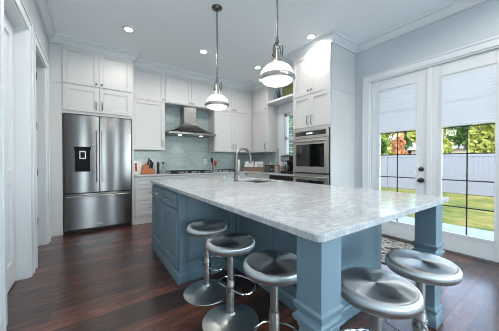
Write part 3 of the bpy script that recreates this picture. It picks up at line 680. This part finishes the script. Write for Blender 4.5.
# crate with mugs
ang = R(-38)
t = thing('wooden_crate', 'brown wooden crate of white mugs in the corner of the worktop', 'crate', (3.45, 4.72, WZT), ang)
b = BM(); bx(b, -.29, .29, -.11, .11, .055, .065)
for y in (-.12, .11): bx(b, -.3, .3, y, y+.01, 0, .05); bx(b, -.3, .3, y, y+.01, .06, .11)
for x in (-.3, .29): bx(b, x, x+.01, -.12, .12, 0, .05); bx(b, x, x+.01, -.12, .12, .06, .11)
for x in (-.3, .28): 
    for y in (-.12, .10): bx(b, x, x+.02, y, y+.02, 0, .12)
obj('crate_slats', b, WICK, t)
def mug(loc, rz, lab):
    tt = thing('mug', lab, 'mug', loc, rz, 'white mugs in the wooden crate')
    b = BM(); lathe(b, [(.032, 0), (.038, .005), (.042, .095), (.038, .095), (.034, .01), (0, .008)], 20); obj('cup', b, WHITE, tt, smooth=True)
    b = BM(); tube(b, [(.038+.024*math.sin(R(a)), 0, .05-.028*math.cos(R(a))) for a in range(0, 181, 20)], .005, 8); obj('handle', b, WHITE, tt, smooth=True)
M = Matrix.Rotation(ang, 3, 'Z')
mn = ['first', 'second', 'third', 'fourth', 'fifth']
for y, row in ((-.05, 'front'), (.05, 'back')):
    for i, x in enumerate((-.215, -.09, .035, .16)):
        p = M @ Vector((x, y, 0)); mug((3.45+p.x, 4.72+p.y, WZT+.0655), ang, 'white mug in the %s row of the crate, %s from the left' % (row, mn[i]))
# white square plates standing behind
for i, x in enumerate((-.14, .12)):
    p = M @ Vector((x, .165, 0))
    tt = thing('plate', 'white square plate standing behind the %s half of the mug crate' % ('left', 'right')[i], 'plate', (3.45+p.x, 4.72+p.y, WZT), ang, 'white plates behind the crate')
    b = BM(); bx(b, -.11, .11, -.006, .006, 0, .25); o = obj('rim', b, WHITE, tt, bevel=.005); o.rotation_euler = (R(-9), 0, 0)
    b = BM(); bx(b, -.075, .075, -.0065, -.0055, .04, .195); obj('well', b, mat('pale_blue_glaze', (196, 214, 220), .25), o)
t = thing('radio', 'small black box shaped radio left of the beige canister', 'radio', (3.60, 4.27, WZT), R(-50))
b = BM(); bx(b, -.13, .13, -.06, .06, 0, .165); obj('case', b, BLACK, t, bevel=.008)
b = BM(); bx(b, -.11, .0, -.063, -.06, .02, .145); obj('speaker_grille', b, DARKGREY, t)
for x in (.04, .09): b = BM(); lathe(b, [(.016, 0), (.014, .014), (0, .015)], 12, (x, -.06, .06), Matrix.Rotation(R(90), 4, 'X')); obj('knob', b, NICK, t)
t = thing('canister', 'beige stoneware canister between the black radio and coffee maker', 'canister', (3.62, 4.03, WZT))
b = BM(); lathe(b, [(.06, 0), (.066, .01), (.066, .14), (.06, .15)], 24); obj('jar', b, CORK, t, smooth=True)
b = BM(); lathe(b, [(.062, .15), (.064, .165), (.02, .172), (.015, .19), (0, .192)], 24); obj('lid', b, WOODO, t, smooth=True)
t = thing('canister', 'second, darker beige canister touching the coffee maker side', 'canister', (3.64, 3.86, WZT))
b = BM(); lathe(b, [(.055, 0), (.06, .01), (.06, .12), (.055, .13)], 24); obj('jar', b, mat('brown_stoneware', (140, 124, 108), .6), t, smooth=True)
b = BM(); lathe(b, [(.056, .13), (.058, .142), (.018, .15), (.013, .165), (0, .167)], 24); obj('lid', b, NICK, t, smooth=True)
t = thing('soap_dispenser', 'slim pale bottle against the tiles above the black radio', 'bottle', (3.73, 4.42, WZT))
b = BM(); lathe(b, [(.026, 0), (.028, .01), (.028, .17), (.012, .2), (.012, .235), (.0, .237)], 16); obj('bottle', b, WHITE, t, smooth=True)
b = BM(); tube(b, [(0, 0, .23), (0, 0, .27), (-.03, 0, .275)], .006, 8); obj('pump', b, NICK, t, smooth=True)
t = thing('coffee_maker', 'black and silver coffee maker beside the wall ovens', 'coffee maker', (3.47, 3.47, WZT), R(-90))
b = BM(); bx(b, -.12, .12, -.16, .12, 0, .05); bx(b, -.12, .12, .02, .12, .05, .36); bx(b, -.12, .12, -.15, .12, .25, .38); obj('body', b, BLACK, t, bevel=.01)
b = BM(); bx(b, -.125, .125, -.155, -.145, .27, .35); bx(b, -.06, -.03, -.162, -.15, .06, .24);  bx(b, .05, .08, -.162, -.15, .06, .24); obj('silver_trim', b, CHROME, t, bevel=.003)
b = BM(); lathe(b, [(.05, 0), (.065, .02), (.065, .1), (.045, .14), (.048, .15)], 20, (0, -.07, .052)); obj('carafe', b, GLASSBLK, t, smooth=True)
b = BM(); lathe(b, [(.04, 0), (.04, .02), (0, .025)], 16, (0, -.05, .38)); obj('lid', b, NICK, t, smooth=True)
# outlets on the tile
for x, lab in ((2.33, 'white outlet plate on the tiles left of the utensil crock'),):
    t = thing('wall_outlet', lab, 'outlet', (x, YB-.012, 1.17))
    b = BM(); bx(b, -.038, .038, -.006, 0, -.06, .06); obj('plate', b, WHITE, t, bevel=.002)
    for z in (-.025, .025): b = BM(); bx(b, -.016, .016, -.008, -.006, z-.014, z+.014); obj('socket', b, CORK, t)

# ================================================================== WALL OVENS
t = thing('double_oven', 'stainless double wall oven with dark glass set in the white tower', 'oven', (XT, 2.59, .25))
oy0, oy1 = 2.215, 2.965
b = BM(); bx(b, XT-.002, XT+.55, oy0+.02, oy1-.02, .25, 1.705); part('body', b, DARKGREY, t)
b = BM(); 
bx(b, XT-.025, XT+.0, oy0, oy1, 1.575, 1.712); part('control_panel', b, STEELO, t, bevel=.002)
b = BM(); bx(b, XT-.028, XT-.025, oy0+.05, oy1-.05, 1.615, 1.69); cp = part('display', b, GLASSBLK, t)
b = BM(); bx(b, XT-.0285, XT-.028, 2.53, 2.66, 1.64, 1.665); part('lit_digits', b, mat('lit_digits', (150, 180, 200), .4, emit=(.55, .75, .95), es=.8), cp)
def oven_door(z0, z1):
    b = BM(); 
    gy0, gy1, gz0, gz1 = oy0+.075, oy1-.075, z0+.10, z1-.10
    bx(b, XT-.035, XT-.0, oy0, gy0, z0, z1); bx(b, XT-.035, XT, gy1, oy1, z0, z1); bx(b, XT-.035, XT, gy0, gy1, z0, gz0); bx(b, XT-.035, XT, gy0, gy1, gz1, z1)
    d = part('oven_door', b, STEELO, t)
    b = BM(); bx(b, XT-.032, XT-.004, gy0-.003, gy1+.003, gz0-.003, gz1+.003); part('door_glass', b, GLASSBLK, d)
    part('handle', longbar((XT-.035, oy0+.06, z1-.05), (XT-.035, oy1-.06, z1-.05), (-.045, 0, 0), .012), NICK, d, smooth=True)
oven_door(.985, 1.565); oven_door(.27, .955)

# ================================================================== SHELF OVER WINDOW
o = (lambda bm: (bx(bm, 3.49, XK-.001, YT1+.001, 4.268, 2.555, 2.605), obj('wall_shelf', bm, TRIM, bevel=.004))[-1])(BM())
tag(o, 'white shelf bridging the cabinets above the kitchen window', 'shelf')
SZ = 2.606
o = (lambda bm: (lathe(bm, [(.04, 0), (.05, .01), (.055, .09), (.045, .15), (.022, .18), (.022, .21), (.028, .22), (.02, .22), (.014, .18)], 20), obj('vase', bm, VASEB, smooth=True, loc=(3.60, 4.06, SZ)))[-1])(BM())
tag(o, 'small blue ceramic vase at the left end of the window shelf', 'vase')
t = thing('framed_picture', 'green leafy picture standing in the middle of the window shelf', 'picture', (3.68, 3.75, SZ), R(-90))
b = BM(); bx(b, -.2, .2, 0, .02, 0, .32); o = obj('frame', b, mat('olive_frame', (92, 88, 60), .5), t, bevel=.004); o.rotation_euler = (R(-6), 0, 0)
b = BM(); bx(b, -.175, .175, -.002, 0, .025, .295); obj('print', b, PICG, o)
o = (lambda bm: (lathe(bm, [(.03, 0), (.045, .01), (.05, .1), (.03, .16), (.018, .2), (.02, .24), (.012, .24)], 20), obj('vase', bm, mat('dark_green_glass', (40, 58, 44), .15), smooth=True, loc=(3.57, 3.93, SZ)))[-1])(BM())
tag(o, 'dark bottle shaped vase beside the small blue vase on the shelf', 'vase')
t = thing('metal_sign', 'grey decorative metal panel at the oven end of the window shelf', 'decoration', (3.6, 3.25, SZ), R(-90))
b = BM(); bx(b, -.16, .16, 0, .02, 0, .3); o = obj('panel', b, mat('aged_tin', (112, 108, 100), .5, .4, var=.3), t); o.rotation_euler = (R(-6), 0, 0)
b = BM()
for x in (-.1, -.03, .04, .11): tube(b, [(x, -.006, .03), (x, -.006, .27)], .008, 8)
obj('bars', b, DARKGREY, o)

# ================================================================== ISLAND
IX0, IX1, IY0, IY1 = .66, 2.132, .512, 3.315
t = thing('kitchen_island', 'blue grey kitchen island with square posts under a marble top', 'kitchen island', (1.4, 1.9, 0))
b = BM(); bx(b, .69, 1.32, 2.165, 3.285, .1, .883); bx(b, 1.3201, 2.10, .97, 3.285, .1, .67); bx(b, 1.3201, 1.62, .97, 3.285, .67, .883); bx(b, 2.04, 2.10, .97, 3.285, .67, .883); bx(b, 1.62, 2.04, .97, 2.19, .67, .883); bx(b, 1.62, 2.04, 2.75, 3.285, .67, .883); bx(b, .71, 2.08, 2.18, 3.27, 0, .1); bx(b, 1.34, 2.08, .99, 2.2, 0, .1)
part('carcass', b, BLUE, t)
b = BM()   # base moulding
bp = [(0, 0), (.018, 0), (.018, .085), (.01, .1), (0, .1)]
sweep(b, [(.69, 3.285), (.69, 2.165), (1.32, 2.165), (1.32, .97), (2.10, .97), (2.10, 3.285)], bp)
part('base_moulding', b, BLUE, t)
# applied stile frames on the seating side and end
def frame_panels(name, fr, u0, u1, n, st=.07):
    b = BM(); fb(b, fr, u0, u1, .80, .88, 0, .012); fb(b, fr, u0, u1, .1, .2, 0, .012)
    for i in range(n+1):
        u = u0+(u1-u0-st)*i/n; fb(b, fr, u, u+st, .2, .8, 0, .012)
    part(name, b, BLUE, t, bevel=.002, seg=1)
frame_panels('side_panel', F((1.32, 0, 0), (0, 1, 0), (-1, 0, 0)), .97, 2.15, 2)
frame_panels('side_panel', F((0, 2.165, 0), (1, 0, 0), (0, -1, 0)), .69, 1.308, 1)
FI = F((.69, 0, 0), (0, 1, 0), (-1, 0, 0))
ym = (2.165+3.285)/2
for a0, a1, hu in ((2.205, ym-.003, 2.44), (ym+.003, 3.25, 2.99)):
    b = BM(); shaker(b, FI, a0, a1, .715, .855, rail=.03); d = part('drawer', b, BLUE, t, bevel=.0015, seg=1)
    b = BM(); bar_handle(b, FI, hu, .785, .13, False); part('handle', b, NICK, d, smooth=True)
    b = BM(); shaker(b, FI, a0, a1, .125, .70, rail=.07); d = part('door', b, BLUE, t, bevel=.0015, seg=1)
postprof = [(0, .072), (.085, .072), (.09, .067), (.105, .067), (.112, .072), (.122, .072), (.13, .062), (.145, .058),
            (.475, .058), (.482, .062), (.495, .062), (.503, .072), (.515, .078), (.524, .078), (.528, .069), (.54, .064), (.552, .064), (.558, .070), (.572, .0745), (.581, .0745), (.587, .0645), (.884, .0645)]
for px, py in ((.784, .614), (2.040, .614)):
    b = BM(); sqstack(b, px, py, postprof); part('post', b, BLUE, t, bevel=.0015, seg=1)
hole = rrect(1.63, 2.03, 2.2, 2.74, .03)
o = slab('island_worktop', rrect(IX0, IX1, IY0, IY1, .03, 6), [hole], .885, .917, QUARTZ, r=.004)
tag(o, 'large white and grey marble worktop on the kitchen island', 'countertop')
SK = mat('sink_steel', (150, 160, 158), .35, 1)
t = thing('sink', 'undermount steel sink sunk into the island worktop', 'sink', (1.83, 2.47, .68))
b = BM(); x0, x1, y0, y1 = 1.625, 2.035, 2.195, 2.745
def tub(b, x0, x1, y0, y1, z0, z1, th=.004):
    bx(b, x0, x1, y0, y1, z0, z0+th); bx(b, x0, x0+th, y0, y1, z0, z1); bx(b, x1-th, x1, y0, y1, z0, z1); bx(b, x0, x1, y0, y0+th, z0, z1); bx(b, x0, x1, y1-th, y1, z0, z1)
tub(b, x0, x1, y0, y1, .68, .884); part('basin', b, SK, t)
b = BM(); lathe(b, [(.045, 0), (.045, .004), (.03, .005), (.0, .003)], 20, (1.83, 2.47, .684)); part('drain', b, CHROME, t)
# faucet
FAUC = mat('satin_nickel_faucet', (118, 116, 112), .42, 1)
t = thing('faucet', 'tall gooseneck pull-down faucet in brushed steel at the island sink', 'faucet', (1.553, 2.53, .917))
b = BM(); lathe(b, [(.032, 0), (.032, .012), (.024, .018)], 24); obj('base_ring', b, DARKGREY, t, smooth=True)
b = BM(); pts = [(0, 0, .012), (0, 0, .20), (0, 0, .285)]; rr = .112
pts += [(rr-rr*math.cos(R(a)), 0, .315+rr*1.0*math.sin(R(a))) for a in range(0, 166, 12)]
tube(b, pts, [.024, .023, .019]+[.018]*(len(pts)-3), 14); obj('neck', b, FAUC, t, smooth=True)
e = Vector(pts[-1]); b = BM(); tube(b, [e, e+Vector((.006, 0, -.03)), e+Vector((.012, 0, -.10)), e+Vector((.013, 0, -.13))], [.018, .023, .024, .02], 14); obj('spray_head', b, FAUC, t, smooth=True)
b = BM(); tube(b, [(0, -.018, .1), (0, -.04, .1), (.0, -.06, .115), (0, -.085, .15)], [.012, .011, .007, .006], 10); obj('lever', b, NICK, t, smooth=True)
t = thing('soap_pump', 'small glass tumbler left of the island faucet', 'glass', (1.42, 2.60, .917))
b = BM(); lathe(b, [(.026, 0), (.03, .004), (.033, .075), (.030, .075), (.027, .01), (0, .008)], 20); obj('tumbler', b, CLEAR, t, smooth=True)
t.name = 'tumbler_glass'

# ================================================================== PENDANTS
OPAL = mat('opal_glass', (250, 250, 248), .25, emit=(1, .98, .94), es=.28)
DKN = mat('dark_polished_nickel', (120, 120, 118), .25, 1)
def pendant(x, y, lab):
    t = thing('pendant_lamp', lab, 'pendant lamp', (x, y, 1.86), 0, 'pendant lamps over the island')
    b = BM(); z = CEIL-1.86; lathe(b, [(.068, z), (.068, z-.012), (.055, z-.022), (.03, z-.03), (.012, z-.034), (0, z-.034)], 28); obj('ceiling_canopy', b, DKN, t, smooth=True)
    b = BM(); tube(b, [(0, 0, .40), (0, 0, z-.03)], .0085, 10); obj('rod', b, DKN, t, smooth=True)
    b = BM()   # swivel, yoke and cap
    lathe(b, [(0, .40), (.014, .40), (.014, .375), (.02, .37), (.02, .35), (.01, .34), (.01, .33)], 16)
    for s in (-1, 1):
        tube(b, [(0, 0, .345), (s*.03, 0, .33), (s*.038, 0, .29), (s*.038, 0, .23)], .007, 8)
        lathe(b, [(.013, -.006), (.013, .006), (0, .007)], 12, (s*.042, 0, .235), Matrix.Rotation(R(90), 4, 'Y'))
    tube(b, [(.03, 0, .33), (.06, 0, .345), (.068, 0, .30), (.06, 0, .25)], .006, 8)
    obj('yoke', b, DKN, t, smooth=True)
    b = BM(); lathe(b, [(0, .30), (.02, .30), (.026, .29), (.028, .25), (.034, .24), (.036, .20), (.045, .185), (.045, .17)], 24); obj('socket_cap', b, NICK, t, smooth=True)
    b = BM(); ro = .148
    pr = [(.04, .178)]+[(ro*math.sin(R(a)), .045+.135*math.cos(R(a))) for a in range(18, 91, 6)]
    lathe(b, pr, 40); lathe(b, [(ro-.004, .043), (ro-.01, .02), (.11, .0), (.06, -.012), (0, -.016)], 40); obj('glass_dome', b, OPAL, t, smooth=True)
    b = BM(); lathe(b, [(ro-.001, .060), (ro+.008, .054), (ro+.008, .030), (ro-.002, .020), (ro-.008, .024), (ro-.006, .045), (ro-.001, .060)], 40); obj('rim_band', b, NICK, t, smooth=True)
    for a in (30, 150, 270):
        b = BM(); p = Vector((math.cos(R(a))*(ro+.008), math.sin(R(a))*(ro+.008), .04)); lathe(b, [(.009, -.008), (.009, .012), (0, .013)], 10, p); obj('band_clip', b, CHROME, t)
    lamp('pendant_bulb', 'POINT', (x, y, 1.80), 9, (1, .93, .84), shadow_soft_size=.09)
pendant(1.338, 2.644, 'farther pendant lamp with white glass dome over the far half of the island')
pendant(1.338, 1.496, 'nearer pendant lamp with white glass dome over the middle of the island')

# ================================================================== DOWNLIGHTS
CANE = mat('downlight_lens', (255, 252, 246), .3, emit=(1, .95, .86), es=9)
cans = [(.475, 3.83, 'recessed ceiling light in front of the refrigerator cabinets'), (1.67, 3.83, 'recessed ceiling light nearest the range hood'), (2.885, 3.83, 'recessed ceiling light nearest the corner by the kitchen window'), (2.86, 2.40, 'recessed ceiling light beside the top of the oven tower')]
def can(x, y, lab):
    t = thing('ceiling_light', lab, 'ceiling light', (x, y, CEIL-.012), 0, 'recessed lights in the kitchen ceiling')
    b = BM(); lathe(b, [(.055, .0), (.085, .0), (.09, .006), (.09, .0115), (.055, .0115), (.055, 0)], 28); obj('trim_ring', b, TRIM, t, smooth=True)
    b = BM(); lathe(b, [(0, .003), (.055, .003), (.055, .009), (0, .009)], 24); obj('lens', b, CANE, t)
for c in cans: can(*c)
for x, y in [c[:2] for c in cans]+[(.475, 1.0), (2.86, .2), (.475, -1.6), (1.67, -1.6), (2.86, -1.6), (.2, 2.2)]:  # last six spots are unseen, without fittings, added to light the room
    lamp('downlight_or_fill', 'SPOT', (x, y, CEIL-.03), 21, WARM, spot_size=R(172), spot_blend=.5, shadow_soft_size=.055)

# ================================================================== STOOLS
def make_stool(lab, loc, rz, fa, la, fz=.245):
    t = thing('bar_stool', lab, 'bar stool', loc, rz, 'brushed steel bar stools at the island')
    b = BM(); lathe(b, [(0, .002), (.06, .001), (.14, .0), (.205, .0), (.208, .003), (.206, .007), (.17, .014), (.12, .026), (.07, .045), (.042, .062), (.034, .075), (.034, .085), (0, .085)], 56); obj('base', b, BASEM, t, smooth=True)
    b = BM(); lathe(b, [(.03, .07), (.03, .30), (.028, .305), (.028, .32), (.024, .322), (.024, .538), (.0, .538)], 24); obj('pole', b, NICK, t, smooth=True)
    b = BM(); lathe(b, [(0, .540), (.10, .540), (.155, .541), (.166, .545), (.174, .553), (.178, .565), (.179, .575), (.177, .588), (.172, .598), (.164, .6045), (.154, .607), (.10, .6075), (0, .608)], 72); obj('seat', b, SEATM, t, smooth=True)
    b = BM(); c, s = math.cos(fa), math.sin(fa)
    loopp = [(-.01, -.03), (-.005, -.12), (.03, -.150), (.09, -.15), (.165, -.10), (.185, -.05), (.185, .05), (.165, .10), (.09, .15), (.03, .15), (-.005, .12), (-.01, .03)]
    tube(b, [(x*c-y*s, x*s+y*c, fz) for x, y in loopp], .0075, 8)
    lathe(b, [(.036, fz-.02), (.036, fz+.02), (.029, fz+.023)], 20); obj('footrest', b, CHROME, t, smooth=True)
    b = BM(); c, s = math.cos(la), math.sin(la)
    tube(b, [(c*x, s*x, z) for x, z in ((.02, .525), (.1, .525), (.14, .52), (.165, .50), (.20, .515))], .0055, 8); obj('lift_lever', b, CHROME, t, smooth=True)
    return t
stools = [(.855, 1.89, 'steel bar stool nearest the island drawers, farthest along the seating side', 0, -70),
          (.838, 1.44, 'middle steel bar stool of the three along the long side of the island', 15, -35),
          (.862, .985, 'steel bar stool on the long side right beside the near corner post', 40, 60),
          (1.10, .53, 'steel bar stool at the end of the island closest to the viewer', 60, 80),
          (1.56, .505, 'rightmost steel bar stool, in front of the right post near the French doors', 130, 20)]
for x, y, lab, fa, la in stools: make_stool(lab, (x, y, 0), 0, R(fa), R(la), .12 if 'corner post' in lab else .245)

# ================================================================== RUG
o = (lambda bm: (bx(bm, 2.75, 3.66, .95, 2.0, 0, .012), obj('doormat', bm, RUG, bevel=.004))[-1])(BM())
tag(o, 'brown and pale patterned rug on the floor at the French doors', 'rug')

# ================================================================== OUTSIDE
b = BM(); bx(b, XR+.2, 6.05, -6, 9, -.25, -.12); struct('patio', b, CONC)
b = BM(); bx(b, 6.05, 40, -30, 40, -.32, -.3); o = obj('lawn', b, GRASS); tag(o, 'sunlit green and yellow lawn beyond the patio', 'grass', kind='stuff')
b = BM(); bx(b, -30, XR+.2, -30, YR-.2, -.3, -.1); struct('rear_yard', b, CONC)
b = BM(); bx(b, -30, 40, -30.2, 40, -.5, -.41); struct('ground', b, CONC)
# fence
FXX = 13.5
t = thing('vinyl_fence', 'long white vinyl privacy fence at the back of the lawn', 'fence', (FXX, 4, -.3))
y = -6.0; i = 0
while y < 16:
    b = BM(); bx(b, FXX-.06, FXX+.06, y-.06, y+.06, -.3, 1.53); bx(b, FXX-.08, FXX+.08, y-.08, y+.08, 1.53, 1.56); part('post', b, VINYL, t)
    b = BM(); bx(b, FXX-.025, FXX+.025, y+.06, y+2.34, -.28, 1.40)
    yy = y+.06
    for k in range(1, 15): bx(b, FXX-.029, FXX+.029, y+.06+k*.152-.139, y+.06+k*.152, -.2, 1.38)
    part('panel', b, VINYL, t)
    for z0 in (-.27, 1.38): b = BM(); bx(b, FXX-.045, FXX+.045, y+.06, y+2.34, z0, z0+.12); part('rail', b, VINYL, t)
    y += 2.4
def leaves(b, c, rx, rz, n, s, rnd):
    for _ in range(n):
        while True:
            p = Vector((rnd.uniform(-1, 1), rnd.uniform(-1, 1), rnd.uniform(-1, 1)))
            if .35 < p.length < 1: break
        p = Vector((p.x*rx, p.y*rx, p.z*rz))+Vector(c)
        a = Vector((rnd.gauss(0, 1), rnd.gauss(0, 1), rnd.gauss(0, 1))).normalized(); q = a.orthogonal().normalized(); d = a.cross(q)
        k = s*rnd.uniform(.6, 1.3)
        b.faces.new([b.verts.new(p+q*k), b.verts.new(p+d*k*.5), b.verts.new(p-q*k), b.verts.new(p-d*k*.5)])
def tree(x, y, h, r, m, lab, n=1600, cat='tree', seed=1, z0=-.3):
    rnd = random.Random(seed); t = thing('tree' if cat == 'tree' else 'shrub', lab, cat, (x, y, z0))
    b = BM(); tube(b, [(0, 0, .0), (0, 0, .12), (.05, .03, h*.3), (0, -.06, h*.6), (0, 0, h*.9)], [.12*r/1.5, .12*r/1.5, .1*r/1.5, .07*r/1.5, .02], 8)
    for k in range(7):
        a = rnd.uniform(0, 6.28); zz = h*rnd.uniform(.3, .6); tube(b, [(0, 0, zz), (math.cos(a)*r*.4, math.sin(a)*r*.4, zz+h*.15), (math.cos(a)*r*.75, math.sin(a)*r*.75, zz+h*.25)], [.05*r/1.5, .035*r/1.5, .01], 6)
    obj('trunk', b, BARK, t, smooth=True)
    b = BM()
    for k in range(9):
        a = rnd.uniform(0, 6.28); q = rnd.uniform(0, .62)*r
        leaves(b, (math.cos(a)*q, math.sin(a)*q, h*rnd.uniform(.40, .85)), r*.45, h*.16, n//9, .19, rnd)
    obj('foliage', b, m, t)
tree(18.0, 2.6, 5.0, 1.3, LEAF1, 'yellow green tree behind the fence at the right side of the right door', 2600, seed=2)
tree(18.0, 5.4, 4.6, 1.3, LEAF1, 'yellow green tree behind the fence at the left side of the right door', 2600, seed=5)
tree(18.0, 8.2, 4.8, 1.3, LEAF1, 'pale green tree behind the fence seen through the left door pane', 2400, seed=6)
tree(22.5, 4.1, 6.2, 1.8, LEAF2, 'deep green tree standing farther back behind the right door pane', 2800, seed=3)
tree(22.5, 8.6, 6.2, 1.8, LEAF2, 'deep green tree standing farther back behind the left door pane', 2800, seed=4)
tree(14.9, 7.5, 3.3, .8, LEAF2, 'green shrub rising behind the fence at the left edge of the left door', 1400, 'shrub', 7)
tree(15.0, 5.95, 3.2, .42, LEAF3, 'russet shrub rising behind the fence beside the green shrub', 700, 'shrub', 8)
tree(7.4, 7.0, 4.4, 1.7, LEAF2, 'green tree just outside the shuttered kitchen window', 2600, seed=9)
def house(x, y, w_, d, h, rh, lab):
    t = thing('house', lab, 'house', (x, y, -.3))
    b = BM(); bx(b, 0, d, -w_/2, w_/2, 0, h); obj('wall', b, STUC, t)
    b = BM(); v = [b.verts.new(p) for p in ((-.4, -w_/2-.4, h), (d+.4, -w_/2-.4, h), (d+.4, w_/2+.4, h), (-.4, w_/2+.4, h), (d/2, -w_/4, h+rh), (d/2, w_/4, h+rh))]
    for f in ((0, 3, 2, 1), (0, 1, 4), (2, 3, 5), (1, 2, 5, 4), (3, 0, 4, 5)): b.faces.new([v[i] for i in f])
    obj('roof', b, ROOFG, t)
    for yy in (-w_/4, w_/4): b = BM(); bx(b, -.03, .01, yy-.6, yy+.6, 1, 2.2); obj('window', b, GLASSBLK, t)
house(30, 6.2, 9, 8, 2.7, 1.9, 'tan neighbouring house with grey roof beyond the fence on the right')
house(28, 15.5, 8, 8, 2.7, 1.9, 'tan neighbouring house with grey roof beyond the fence on the left')
